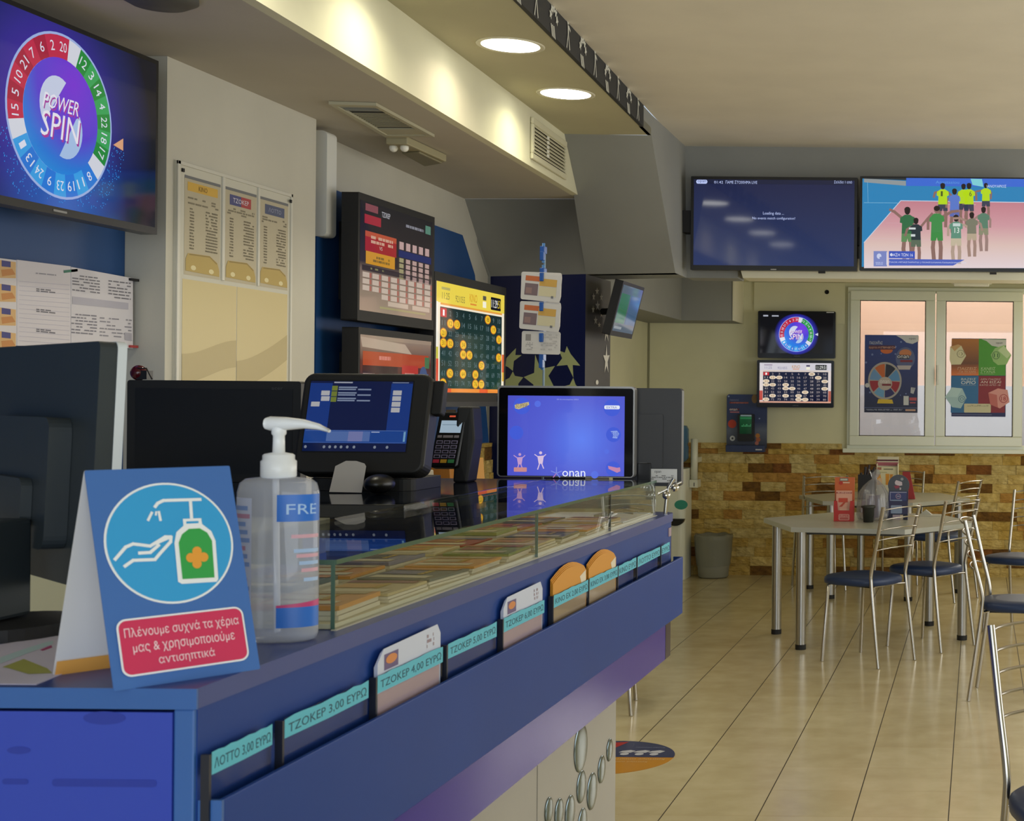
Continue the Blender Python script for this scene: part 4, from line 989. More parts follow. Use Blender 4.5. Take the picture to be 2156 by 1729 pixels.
c.pol([(258, 300), (400, 270), (405, 300), (300, 345), (262, 335)], lit('#c9b98a')); c.rect(1162, 305, 1318, 345, lit('#e9efff'), .004); c.L = 4; c.text('EXTRA', 1185, 315, 1290, 337, lit('#5f74c0')); c.text('SUPER', 270, 285, 390, 330, lit('#8a7a5a'), shear=.2); c.L = 3
c.pol([(1225, 565), (1290, 560), (1312, 590), (1290, 640), (1245, 635), (1250, 600)], lit('#8fa6ee')); c.L = 4; c.text('Β10', 1235, 575, 1300, 625, lit('#4a62d0')); c.L = 3
c.pol([(1200, 915), (1290, 935), (1320, 930), (1325, 970), (1290, 985), (1205, 945)], lit('#c98ab0'))
LC = lit('#7aa0ee', 1); c.L = 2; 
c.L = 3
for x, y, s_, cl in ((310, 860, 1.0, '#c9a0d0'), (520, 850, 1.1, '#e0c8e6')):
    c.disc(x, y - 60 * s_, 14 * s_, lit(cl)); c.pol([(x - 30 * s_, y - 30 * s_), (x + 30 * s_, y - 35 * s_), (x + 18 * s_, y + 40 * s_), (x - 18 * s_, y + 40 * s_)], lit(cl)); c.line([(x - 25, y - 25), (x - 60, y - 50)], .0025, lit(cl)); c.line([(x + 25, y - 25), (x + 52, y - 50)], .0025, lit(cl))
    c.line([(x - 10, y + 40), (x - 30, y + 100)], .003, lit(cl)); c.line([(x + 10, y + 40), (x + 30, y + 90)], .003, lit(cl))
c.rect(250, 930, 380, 975, lit('#d09090'), .002)
for k in range(5): a_ = math.radians(90 + 72 * k); c.line([(680, 990), (680 + 55 * math.cos(a_), 985 - 55 * math.sin(a_))], .003, lit('#7f8ee6' if k != 2 else '#b07ac0'))
c.build('screen_picture', gl)
m = MB(); m.box((xa + xb_) / 2 - .05, (xa + xb_) / 2 + .05, dT + .03, dT + .07, CT + .001, zl + .1, BLACKM); m.build('stand', t)
# the grey monitor back right of it
dM = 4.24; t = thing('monitor', 'dark grey monitor back with white sticker beside the blue customer display', 'monitor', (P(1390, 1000, dM).x, dM, CT))
a, b = P(1290, 1023, dM), P(1436, 818, dM)
DM = plaster('dark_plastic_back', '#3b3c40', .05, .5, .02)
m = MB(); m.prism(rrect(a.x, a.z, b.x, b.z, .01), dM, dM + .03, DM, 'y'); m.build('rear_shell', t, bevel=.005)
c0_, c1_ = P(1310, 985, dM), P(1397, 873, dM); m = MB(); m.prism(rrect(c0_.x, c0_.z, c1_.x, c1_.z, .004), dM - .006, dM, DM, 'y'); c0_, c1_ = P(1344, 1018, dM), P(1372, 975, dM); m.box(c0_.x, c1_.x, dM - .012, dM, c0_.z, c1_.z, BLACK); m.build('rear_cover', t, bevel=.002)
c = Cv((0, dM - .0065, 0), (1, 0, 0), (0, 0, 1), dz=.0004).crop(1030, 790, 4.791); c.rect(1608, 945, 1895, 1085, mat('#dcdcdc', .5)); c.L = 2; c.text('opan', 1668, 965, 1735, 995, mat('#333333', .5)); c.scribble(1630, 1010, 1860, 1075, 4, mat('#8a8a8a', .5)); c.rect(1508, 885, 1590, 898, mat('#cfcfcf', .4)); c.rect(1508, 1072, 1590, 1085, mat('#cfcfcf', .4))
c.build('sticker', t)
m = MB(); m.box(c0_.x - .05, c1_.x, dM + .03, dM + .05, CT, a.z + .06, BLACKM); m.build('stand', t)
# chrome clamp on the corner
q = P(1408, 1040, 4.2); t = thing('chrome_clamp', 'small chrome clamp fitting on the far counter corner', 'clamp', (q.x, q.y, CT))
m = MB(); m.tube([(q.x - .01, 4.2, CT), (q.x - .005, 4.2, CT + .05), (q.x, 4.2, q.z + .02), (q.x + .015, 4.2, q.z + .045)], .006, CHROME, 10)
m.ball((q.x + .018, 4.2, q.z + .018), .012, CHROME, 8); m.ball((q.x - .006, 4.195, q.z - .004), .012, CHROME, 8); m.tube([(q.x - .03, 4.19, q.z + .0), (q.x + .035, 4.21, q.z + .035)], .004, CHROME, 8); m.build('clamp_body', t)

# hanging slip holder: pole, blue clips, three slip bundles -------
dS = 4.22; sp = thing('slip_stand', 'thin grey display pole with blue clips behind the customer display', 'display stand', (P(1137, 900, dS).x, dS + .04, CT))
px_ = P(1137, 700, dS).x; m = MB()
m.tube([(px_ - .002, dS + .045, CT), (px_ - .002, dS + .045, P(1137, 530, dS).z)], .0035, mat('#7f98a8', .3), 8); m.build('pole', sp)
m = MB(); m.prism([(px_ + .05 * math.cos(k * PI / 12), dS + .06 + .03 * math.sin(k * PI / 12)) for k in range(24)], CT + .0, CT + .008, mat('#7f98a8', .3)); m.build('foot', sp)
BLC = mat('#1f57a8', .35)
for y0_, y1_ in ((517, 548), (563, 592), (624, 655), (690, 720), (745, 775)):
    z0, z1 = P(1137, y1_, dS).z, P(1137, y0_, dS).z; m = MB(); m.box(px_ - .007, px_ + .007, dS + .012, dS + .04, (z0 + z1) / 2, z1, BLC); m.box(px_ - .004, px_ + .008, dS + .002, dS + .02, z0, (z0 + z1) / 2 + .005, BLC); m.tube([(px_ - .001, dS + .03, z1 + .01), (px_ - .001, dS + .03, z0 - .005)], .005, mat('#4a83bd', .3), 8); m.build('clip', sp, bevel=.002)
bd = [(1095, 571, 1183, 629, 3, 'upper bundle of orange printed slips on the display pole'), (1092, 633, 1181, 691, 3, 'middle bundle of orange printed slips on the display pole'), (1096, 696, 1180, 747, 1, 'lowest bundle of plain white slips on the display pole')]
for x0, y0_, x1, y1_, typ, lb in bd:
    t = thing('slip_bundle', lb, 'slip bundle', (P((x0 + x1) / 2, y1_, dS).x, dS + .006, P(x0, y1_, dS).z), 0, 'slip bundles on the display pole')
    for k in range(4 if typ == 3 else 2):
        a, b = P(x0 + k * 1.5 * (1 if typ == 3 else .3), y1_ - 4 + k * 1.6, dS), P(x1 - (3 - k) * .8, y0_ + k * .6 + 1, dS)
        m = MB(); m.m = Matrix.Translation((a.x, 0, b.z)) @ Matrix.Rotation(math.radians(1.5 + 1.2 * k if typ == 3 else 1), 4, 'Y') @ Matrix.Translation((-a.x, 0, -b.z))
        m.prism(rrect(a.x, a.z, b.x, b.z, .006), dS + .011 - k * .0018, dS + .0122 - k * .0018, mat('#dcd5cc', .6), 'y'); sh = m.build('slip', t)
        mm_ = m.m
    c = Cv((0, dS + .0108 - k * .0018, 0), (1, 0, 0), (0, 0, 1), dz=.0003); c.m = mm_; X = lambda f_: x0 + 3 + (x1 - x0 - 5) * f_; Y = lambda f_: y0_ + 3 + (y1_ - y0_ - 8) * f_
    if typ == 3:
        c.rect(X(.12), Y(.1), X(.5), Y(.32), mat('#cf6f3c', .6)); c.rect(X(.48), Y(.18), X(.92), Y(.5), mat('#d9a950', .6)); c.rect(X(.12), Y(.42), X(.45), Y(.92), mat('#806a6c', .6)); c.rect(X(.48), Y(.52), X(.92), Y(.92), mat('#ddd0a8', .6)); c.L = 2; c.rect(X(.8), Y(.88), X(.86), Y(.98), mat('#777777', .6)); c.rect(X(.15), Y(.6), X(.3), Y(.85), mat('#9c7c74', .6))
    else: c.rect(X(.1), Y(.1), X(.24), Y(.42), mat('#9a938c', .6)); c.scribble(X(.1), Y(.5), X(.3), Y(.9), 5, mat('#b5aea6', .6)); c.scribble(X(.5), Y(.1), X(.95), Y(.9), 8, mat('#c5beb6', .6))
    c.build('slip_print', sh)

ZF = P(900, 1060, 4.6).z - .05
# things on the low shelf behind the till: orange folders and a white box
for x0, y0_, x1, y1_, d, cl, nm, lb, cat in ((850, 1000, 866, 1048, 4.6, '#b56a22', 'orange_folder', 'narrow orange folder beside the till terminal', 'folder'), (872, 992, 895, 1042, 4.75, '#a9a08c', 'white_box', 'pale box between the orange folders', 'box'),
                                    (896, 980, 950, 1040, 4.9, '#a86c1e', 'orange_folder', 'wide orange folder behind the card reader', 'folder'), (972, 966, 1003, 1038, 5.0, '#c58a26', 'orange_folder', 'bright orange folder right of the card reader stand', 'folder')):
    a, b = P(x0, y1_ + 20, d), P(x1, y0_, d); a.z = ZF + .0505; m = MB(); m.hull([(a.x, d, a.z - .05), (b.x + .006, d, a.z - .05), (b.x - .006, d, b.z), (a.x, d, b.z)], [(a.x, d + .09, a.z - .05), (b.x + .006, d + .09, a.z - .05), (b.x - .006, d + .09, b.z), (a.x, d + .09, b.z)], mat(cl, .6)); tagt(m.build(nm, bevel=.003), lb, cat)
a, b = P(840, 1060, 4.55), P(1042, 1060, 5.2); zf = P(900, 1060, 4.6).z - .05
m = MB(); m.box(a.x - .1, b.x, 4.5, 5.35, zf - .03, zf - .001, mat('#2a2620', .6)); m.box(a.x - .1, b.x, 5.3, 5.35, 0, zf - .03, mat('#2a2620', .6)); m.box(a.x - .1, b.x, 4.5, 4.54, 0, zf - .03, mat('#2a2620', .6)); tagt(m.build('low_shelf'), 'dark low shelf unit carrying orange folders behind the counter', 'shelf')
# ------------------------------------------------------------------ wall screens
def spin_wheel(c, cx, cy, R, asp=1.0, s=.85, small=False):
    """wheel-of-numbers picture drawn in local metres: centre (cx, cy), radius R"""
    E = lambda h: lit(h, s)
    def dsc(r, mt, n=56): c.lpol([(cx + r * math.cos(2 * PI * k / n), cy + r * math.sin(2 * PI * k / n)) for k in range(n)], mt)
    c.L = 2; dsc(R, E('#9fb4e6')); c.L = 3
    nums = ['16','12','3','14','4','22','18','17','0','8','11','19','23','9','24','13','1','0','15','5','10','21','7','6','2','20']
    nseg = len(nums) + 0; 
    for i in range(nseg):
        mid = 90 - (i + .5) * 360 / nseg - 8; a0, a1 = mid - 180 / nseg, mid + 180 / nseg
        if i < 8: col = '#1f8a3c' if i % 2 else '#37a45a'
        elif i in (8, 17) or i == 25: col = '#d8dbe6'
        elif i < 17: col = '#2a78d8' if i % 2 else '#3aa0e6'
        else: col = '#a8203f' if i % 2 else '#c22a4c'
        if i == 25: col = '#c22a4c'
        if i == 0: col = '#d8dbe6'
        pts = [(cx + r * math.cos(math.radians(a)), cy + r * math.sin(math.radians(a))) for r, aa in ((R * .97, (a0, a1)), (R * .70, (a1, a0))) for a in (aa[0], (aa[0] + aa[1]) / 2, aa[1])]
        c.L = 3; c.lpol(pts, E(col)); c.L = 4
        if i in (8, 17, 0): continue
        v, f = glyphs(nums[i], .02); h = R * .12; w = h * (.6 if len(nums[i]) == 1 else 1.1); rr = R * .84; am = math.radians(mid); rot = am - PI / 2
        px_, py_ = cx + rr * math.cos(am), cy + rr * math.sin(am)
        c.add([c.at(px_ + ((a - .5) * w) * math.cos(rot) - ((b - .5) * h) * math.sin(rot), py_ + ((a - .5) * w) * math.sin(rot) + ((b - .5) * h) * math.cos(rot)) for a, b in v], f, E('#dfe3f2'))
    return dsc
def wheel_logo(c, cx, cy, R, s):
    E = lambda h: lit(h, s)
    c.L = 5
    c.lpol([(cx - .1 * R + .36 * R * math.cos(math.radians(a)), cy + .12 * R + .4 * R * math.sin(math.radians(a))) for a in range(60, 235, 12)] + [(cx - .3 * R, cy - .05 * R)], E('#c9d2ea'))
    c.lpol([(cx + .08 * R + .36 * R * math.cos(math.radians(a)), cy - .16 * R + .4 * R * math.sin(math.radians(a))) for a in range(-110, 40, 12)] + [(cx + .3 * R, cy + .02 * R)], E('#a9c4ea'))
    for L, cl, g in ((6, '#a8369c', .03), (7, '#eceaf4', 0)):
        c.L = L
        for t, y0, y1, x0, x1 in (('POWER', .06, .26, -.38, .36), ('SPIN', -.32, .02, -.42, .36)):
            v, f = glyphs(t, .04); k = g * R
            c.add([c.at(cx + R * (x0 + (x1 - x0) * a) + k * .8 + (b - .5) * .05 * R, cy + R * (y0 + (y1 - y0) * b) - k) for a, b in v], f, E(cl))
    c.L = 4

# large screen on the near left wall
XT = -2.62
def yx(px, X=XT): return hit(px, 300, (X, 0, 0), (1, 0, 0)).y
yr = yx(332.5); ztp, zbt = hit(332.5, 128, (XT, 0, 0), (1, 0, 0)).z, hit(332.5, 495, (XT, 0, 0), (1, 0, 0)).z
Ht = ztp - zbt; Wt_ = Ht * 1.735
t = thing('television', 'large wall television with number wheel picture above the blue wall panel', 'television', (XT - .05, yr - Wt_ / 2, zbt))
m = MB(); m.prism([(yr - Wt_, zbt), (yr, zbt), (yr, ztp), (yr - Wt_, ztp)], XT - .05, XT, BLACK, 'x'); cas = m.build('casing', t, bevel=.004)
cyw = (yx(5) + yx(228)) / 2; cyw = yr - Wt_ / 2 ; czw = (ztp + zbt) / 2 + .005
P0 = (XT, cyw, czw)
SCB = radial_screen('wheel_screen', (XT, cyw - .05, czw), .62, [(0, '#5c2cc0'), (.40, '#342a98'), (.58, '#182466'), (.8, '#0a1020')], .72, second=((XT, cyw + .02, czw - .24), .30, '#1a6cc8'))
m = MB(); m.box(XT + .0002, XT + .001, yr - Wt_ + .014, yr - .014, zbt + .022, ztp - .014, SCB); sc_ = m.build('screen', t)
c = Cv((XT + .001, cyw, czw), (0, 1, 0), (0, 0, 1), dz=.0005); R = Ht * .425
rn = random.Random(4)
c.L = 1
for k in range(260):
    a = math.radians(rn.uniform(195, 350)); rr = R * rn.uniform(1.02, 1.3); y, z = rr * math.cos(a), rr * math.sin(a)
    if abs(z) < Ht / 2 - .03 : c.lpol([(y, z), (y + .003, z), (y + .003, z + .003), (y, z + .003)], lit('#2f8fe0'))
d = spin_wheel(c, 0, 0, R); c.L = 4
d(R * .70, radial_screen('wheel_core', (XT, cyw + .05, czw + .1), R * 1.35, [(0, '#7a2fd6'), (.5, '#5a3fd0'), (.75, '#2a78d8'), (1, '#1f9ae0')], .85)); wheel_logo(c, 0, 0, R * .9, .85)
c.L = 4; c.lpol([(R * 1.03, -R * .16), (R * 1.24, -R * .04), (R * 1.24, -R * .2)], lit('#d8a07a'))
c.build('screen_picture', sc_)
c = Cv((XT + .0005, cyw, zbt), (0, 1, 0), (0, 0, 1)); c.L = 1; c.lpol([(-.03, .008), (.03, .008), (.03, .014), (-.03, .014)], mat('#8a8a8a', .4)); c.build('badge', cas)
m = MB(); m.box(-2.84, XT - .05, cyw - .15, cyw + .15, czw - .1, czw + .1, BLACKM); m.build('wall_bracket', t)
# papers pinned below it
def sheets(name, label, cat, x0, x1, yt0, yt1, yb0, yb1, X, colour, group=None, deco=None):
    """upright sheet on a wall plane x = X, picked by the pixels of its corners"""
    pts = [hit(x0, yb0, (X, 0, 0), (1, 0, 0)), hit(x1, yb1, (X, 0, 0), (1, 0, 0)), hit(x1, yt1, (X, 0, 0), (1, 0, 0)), hit(x0, yt0, (X, 0, 0), (1, 0, 0))]
    c_ = sum(pts, Vector()) / 4
    t = thing(name, label, cat, (X, c_.y, min(p.z for p in pts)), 0, group)
    m = MB(); m.hull(pts, [p - Vector((.002, 0, 0)) for p in pts], mat(colour, .6)); s = m.build('sheet', t)
    c = Cv((X + .0002, 0, 0), (0, 1, 0), (0, 0, 1), dz=.0004)
    if deco: deco(c); c.build('print', s)
    return t
XPp = -2.80
def q4(c, pts, mt): c.pol(pts, mt)
def deco_lines(c, x0, x1, ya, yb, sl, rows, cl, seed, fill=.7, jag=True):
    rn = random.Random(seed)
    for i in range(rows):
        y = ya + (yb - ya) * i / rows; x = x0
        while x < x1 - 2:
            w = min(x1 - x, rn.uniform(4, 16))
            if rn.random() < fill: c.pol([(x, y + (x - x0) * sl), (x + w, y + (x + w - x0) * sl), (x + w, y + 2.6 + (x + w - x0) * sl), (x, y + 2.6 + (x - x0) * sl)], mat(cl, .6))
            x += w + 2
def dA(c):
    c.L = 1
    for i in range(4):
        y = 548 + i * 50; c.pol([(-40, y - 6), (33, y + 4), (33, y + 38), (-40, y + 36)], mat('#d8b07a', .6)); c.L = 2
        c.pol([(3, y), (22, y + 3), (22, y + 15), (3, y + 13)], mat('#4a4a86', .6)); c.pol([(2, y + 20), (25, y + 18), (32, y + 30), (4, y + 34)], mat('#c98a50', .6)); c.L = 1
    c.L = 1
def dB(c):
    for i in range(14): y = 592 + i * 9.6; c.pol([(40, y), (146, y + 8), (146, y + 8.8), (40, y + .8)], mat('#b9b5c6', .6))
    for y in (607, 650, 692): deco_lines(c, 76, 116, y, y + 8, .1, 2, '#77757f', 3)
    deco_lines(c, 75, 118, 568, 580, .1, 2, '#9a98a2', 5)
    c.L = 2; c.line([(135, 572), (162, 569)], .008, mat('#3f7a68', .6))
def dC(c):
    deco_lines(c, 152, 210, 578, 615, .12, 6, '#77757f', 6, .8); deco_lines(c, 228, 275, 590, 630, .12, 6, '#77757f', 7, .8)
    c.pol([(152, 624), (270, 638), (270, 652), (152, 640)], mat('#b3b0be', .6)); deco_lines(c, 150, 204, 660, 705, .08, 7, '#7e7c88', 8, .85); deco_lines(c, 210, 277, 668, 712, .08, 6, '#8d8b96', 9, .6)
    c.L = 2; c.pol([(262, 700), (277, 702), (277, 718), (262, 716)], mat('#a9a6b2', .6))
sheets('wall_notice', 'notice with four small orange pictures at the left picture edge below the television', 'notice', -60, 35, 536, 548, 720, 728, XPp, '#d9d3d6', 'notices pinned below the large television', dA)
sheets('wall_notice', 'ruled white notice pinned between the picture notice and the printed form', 'notice', 36, 149, 547, 561, 728, 731, XPp + .001, '#d6d0d6', 'notices pinned below the large television', dB)
sheets('wall_notice', 'white printed form pinned at the right end of the row of notices', 'notice', 150, 280, 562, 586, 724, 734, XPp + .002, '#d3cfd6', 'notices pinned below the large television', dC)
p = hit(283, 590, (XPp, 0, 0), (1, 0, 0)); m = MB(); m.box(XPp, XPp + .01, p.y - .035, p.y + .01, p.z - .004, p.z + .004, BLACKM); tagt(m.build('pin_clip'), 'small black clip at the upper right corner of the printed form', 'clip')
p = hit(281, 730, (XPp, 0, 0), (1, 0, 0)); m = MB(); m.box(XPp, XPp + .01, p.y - .03, p.y + .01, p.z - .004, p.z + .004, mat('#a83a3a', .5)); tagt(m.build('pin_clip'), 'small red clip at the lower right corner of the printed form', 'clip')
# framed information board on the pilaster
XI = -2.695
W3 = lambda px, py: hit(px, py, (XI, 0, 0), (1, 0, 0))
a = W3(372, 334); b = W3(614, 412); zlow = 1.22
t = thing('information_board', 'white framed board with three printed columns over two cream sheets', 'notice board', (XI - .01, (a.y + b.y) / 2, zlow))
zt_ = (a.z + b.z) / 2
m = MB(); m.box(-2.724, XI, a.y, b.y, zlow, zt_, mat('#c9c6b8', .5)); bd_ = m.build('board', t, bevel=.002)
def Yb(f): return a.y + (b.y - a.y) * f
def Zb(px, py): return hit(px, py, (XI, 0, 0), (1, 0, 0)).z
zc0, zc1 = Zb(383, 366), Zb(383, 577)
hb_ = MB()
cols = [(.06, .345, '#d9a83c', 'ΚΙΝΟ'), (.385, .66, '#8a3a4a', 'ΤΖΟΚΕΡ'), (.69, .965, '#55608c', 'ΛΟΤΤΟ')]
rn = random.Random(2)
for i, (f0, f1, cl, tx) in enumerate(cols):
    c = Cv((XI, Yb(f0), zc0), (0, 1, 0), (0, 0, 1), (Yb(f1) - Yb(f0), zc0 - zc1), (100, 200), dz=.0005)
    c.L = 1; c.rect(0, 0, 100, 200, mat('#b7ad93', .45)); c.L = 2; c.rect(0, 0, 100, 6, mat('#6f7072', .5))
    if i == 0: c.rect(8, 12, 92, 30, mat('#cfa640', .5)); c.L = 3; c.text(tx, 38, 16, 62, 26, mat('#7a5a1c', .5))
    if i == 1: c.rect(14, 14, 50, 36, mat('#46487c', .5)); c.rect(50, 14, 82, 36, mat('#a83a3c', .5)); c.L = 3; c.text(tx, 24, 20, 74, 30, mat('#d8d4e0', .5))
    if i == 2: c.rect(18, 14, 86, 36, mat('#4f5674', .5)); c.L = 3; c.text(tx, 30, 20, 74, 30, mat('#9aa0b8', .5))
    c.L = 2; c.scribble(6, 42, 94, 58, 3, mat('#7f7763', .6), seed=i)
    c.scribble(14, 64, 26, 150, 14, mat('#7a725e', .6), .9, .5, seed=i + 5); c.scribble(58, 64, 92, 150, 14, mat('#7a725e', .6), .85, .5, seed=i + 9)
    c.L = 2; c.pol([(4, 168), (10, 156), (70, 154), (92, 166), (98, 182), (98, 194), (4, 192)], mat('#b49c58', .5)); c.L = 3; c.disc(25, 184, 7, mat('#d8cc9a', .4), 5); c.disc(75, 186, 7, mat('#d8cc9a', .4), 5); c.line([(14, 158), (70, 156), (90, 168)], .004, mat('#8f7a40', .5))
    c.build('printed_column', bd_)
for i, (f0, f1) in enumerate(((.05, .49), (.495, .965))):
    c = Cv((XI, Yb(f0), zc1 - .015), (0, 1, 0), (0, 0, 1), (Yb(f1) - Yb(f0), zc1 - .015 - zlow - .02), (100, 160), dz=.0005)
    c.L = 1; c.rect(0, 0, 100, 160, mat('#c4b37c', .35)); c.L = 2
    n = 10; up = [(100 * k / n, (60 + 8 * math.cos(k / n * 3)) if i == 0 else 72 - 30 * (k / n) ** 1.5) for k in range(n + 1)]
    c.pol(up + [(x, y + 26) for x, y in reversed(up)], mat('#ad9b62', .35)); c.pol([(45, 100), (100, 98), (100, 160), (45, 160)] if i == 0 else [(0, 112), (45, 100), (45, 130), (20, 140), (14, 160), (0, 160)], mat('#a8965e', .35))
    c.build('cream_sheet', bd_)
m = MB(); k = .012
for f0, f1, z0, z1 in ((0, 1, zt_ - k, zt_), (0, .02, zlow, zt_), (.985, 1, zlow, zt_), (.355, .375, zc1, zt_ - k), (.668, .683, zc1, zt_ - k)): m.box(XI, XI + .006, Yb(f0), Yb(f1), z0, z1, mat('#cfccc0', .35))
m.build('acrylic_frame', t, bevel=.001)
m = MB()
for f, z in ((.03, zt_ - .03), (.97, zt_ - .03)): m.box(XI + .006, XI + .011, Yb(f) - .006, Yb(f) + .006, z - .006, z + .006, BLACKM)
m.build('fixing_screw', t)

# stacked odds screens ---------------------------------------------------
def wall_tv(name, label, X, pxa, pxb, zb_, zt2, th=.07, group=None):
    y0, y1 = hit(pxa, 600, (X, 0, 0), (1, 0, 0)).y, hit(pxb, 600, (X, 0, 0), (1, 0, 0)).y
    t = thing(name, label, 'television', (X - th / 2, (y0 + y1) / 2, zb_), 0, group)
    m = MB(); m.prism([(y0, zb_), (y1, zb_), (y1, zt2), (y0, zt2)], X - th, X, BLACKM, 'x'); m.build('casing', t, bevel=.008, seg=3)
    m = MB(); m.box(X - th - .1, X - th, y0 + .2, y1 - .2, zb_ + .1, zt2 - .1, BLACKM); m.build('wall_bracket', t)
    return t, y0, y1
XS = -2.60
E = lambda h: lit(h, .75)
t, y0, y1 = wall_tv('television', 'upper wall television of the stacked pair with red and white odds tables', XS, 753, 914, EYE + .312, EYE + .85)
k = .03; m = MB(); m.box(XS + .0003, XS + .001, y0 + k * .6, y1 - k, EYE + .312 + .045, EYE + .85 - k, linear_screen('odds_screen', 2, EYE + .36, EYE + .82, [(0, '#b9a28c'), (.38, '#8f7a70'), (.45, '#3c3234'), (1, '#1c1a24')], .55)); s = m.build('screen', t)
c = Cv((XS + .001, 0, 0), (0, 1, 0), (0, 0, 1), dz=.0005).crop(700, 400, 3.757)
cc = Cv((XS + .001, y0 + k * .6, EYE + .85 - k), (0, 1, 0), (0, 0, 1), (y1 - y0 - k * 1.6, .538 - k - .045), (100, 60), dz=.0005)
cc.L = 2; cc.rect(6, 1, 22, 5, E('#8a4a54')); cc.rect(5, 7, 26, 12, E('#a8283a')); cc.rect(6, 16, 47, 27, E('#a8262c')); cc.rect(6, 16, 47, 19, E('#c2563a')); cc.rect(7, 27, 45, 34, E('#d99a2c')); cc.rect(89, 3, 97, 8, E('#5a8a78')); cc.rect(50, 22, 98, 26, E('#1f2a66'))
cc.L = 3; cc.text('TZOKEP', 27, 3, 38, 6, E('#c9c9d0')); cc.text('VS', 24, 23, 28, 25, E('#d8c8b8')); cc.scribble(12, 18, 42, 23, 2, E('#d8a890'), .8, seed=2); cc.scribble(60, 6, 86, 8.5, 1, E('#8a8a94'), .9); cc.scribble(15, 29, 38, 33, 2, E('#8a6a2a'), .7)
for r in range(1): 
    for q in range(5): cc.rect(51 + q * 9.4, 17, 57 + q * 9.4, 21.5, E('#c9a8a4'))
for r in range(4):
    for q in range(5): cc.rect(51 + q * 9.4, 26.5 + r * 3.2, 57 + q * 9.4, 29 + r * 3.2, E('#c2a39c' if q else '#a8a078'))
cc.rect(2, 35, 98, 38, E('#3a3036')); cc.scribble(8, 35.8, 30, 37.3, 1, E('#9a9a6a'))
for r in range(4):
    for q in range(8):
        if q < 2 and r > 2: continue
        x = 3 + q * 12.2; cc.rect(x, 38.8 + r * 3.6, x + 8.4, 41.6 + r * 3.6, E('#d0bdae')); cc.rect(x + 8.6, 38.8 + r * 3.6, x + 11, 41.6 + r * 3.6, E('#b0685c'))
cc.rect(36, 53, 64, 55.6, E('#cdb9a6')); cc.rect(70, 53, 96, 55.6, E('#cdb9a6')); cc.rect(25, 56.5, 90, 57.6, E('#a8a070'))
cc.build('screen_picture', s)
t, y0, y1 = wall_tv('television', 'lower wall television of the stacked pair with a red table', XS, 756, 913, EYE - .26, EYE + .285)
m = MB(); m.box(XS + .0003, XS + .001, y0 + k * .5, y1 - k, EYE - .23, EYE + .285 - k, linear_screen('odds_screen_low', 2, EYE - .23, EYE + .25, [(0, '#3a2a2c'), (.5, '#4a2a2a'), (.78, '#6a3a34'), (1, '#b09a86')], .6)); s = m.build('screen', t)
cc = Cv((XS + .001, y0 + k * .5, EYE + .285 - k), (0, 1, 0), (0, 0, 1), (y1 - y0 - k * 1.5, .48), (100, 56), dz=.0005)
cc.L = 2; cc.rect(3, 8, 96, 15, E('#b84a28')); cc.rect(56, 14, 80, 34, E('#c23a30')); cc.rect(3, 15, 50, 34, E('#3a2226')); cc.L = 3; cc.rect(3, 19, 19, 25, E('#d0b0a4')); cc.rect(26, 19, 43, 25, E('#d0b0a4')); cc.rect(19.5, 19, 25, 25, E('#a83038')); cc.rect(43.5, 19, 48, 25, E('#a83038'))
cc.rect(80, 18, 96, 22, E('#4a5a86')); cc.disc(88, 20, 6, E('#4a5a86')); cc.rect(90, 9, 97, 15, E('#4a7a50')); cc.scribble(24, 10, 40, 13, 1, E('#e08a7a'), .9); cc.rect(60, 24, 70, 34, E('#c98a80')); cc.rect(0, 0, 100, 2, E('#a8937e')); cc.scribble(18, 28, 40, 31, 1, E('#a08a88'), .9); cc.scribble(60, 18, 74, 21, 1, E('#e0958a'), .9)
cc.rect(85, 23, 91, 33, E('#56628a')); cc.pol([(0, 1), (60, 3), (70, 8), (2, 6)], E('#c2ad98'))
cc.build('screen_picture', s)
# number grid screen with yellow surround ------------------------
hits = [8, 12, 13, 19, 21, 30, 31, 32, 34, 44, 45, 50, 57, 62, 64, 66, 71, 76, 77]
XK = -2.6; t, y0, y1 = wall_tv('television', 'bright yellow wall television showing a dark grid of eighty numbers', XK, 915, 1066, EYE + .0, EYE + .595)
ya_, yb2 = hit(918.5, 600, (XK, 0, 0), (1, 0, 0)).y, hit(1061.5, 600, (XK, 0, 0), (1, 0, 0)).y
zA = hit(918.5, 591, (XK, 0, 0), (1, 0, 0)).z; zB = hit(921, 826, (XK, 0, 0), (1, 0, 0)).z
cc = Cv((XK + .0008, ya_, zA), (0, 1, 0), (0, 0, 1), (yb2 - ya_, zA - zB), (540, 330), dz=.0006)
K = lambda h: lit(h, .95)
s = MB().box(XK + .0002, XK + .0008, ya_ - .004, yb2 + .004, zB - .004, zA + .004, BLACK).build('screen', t)
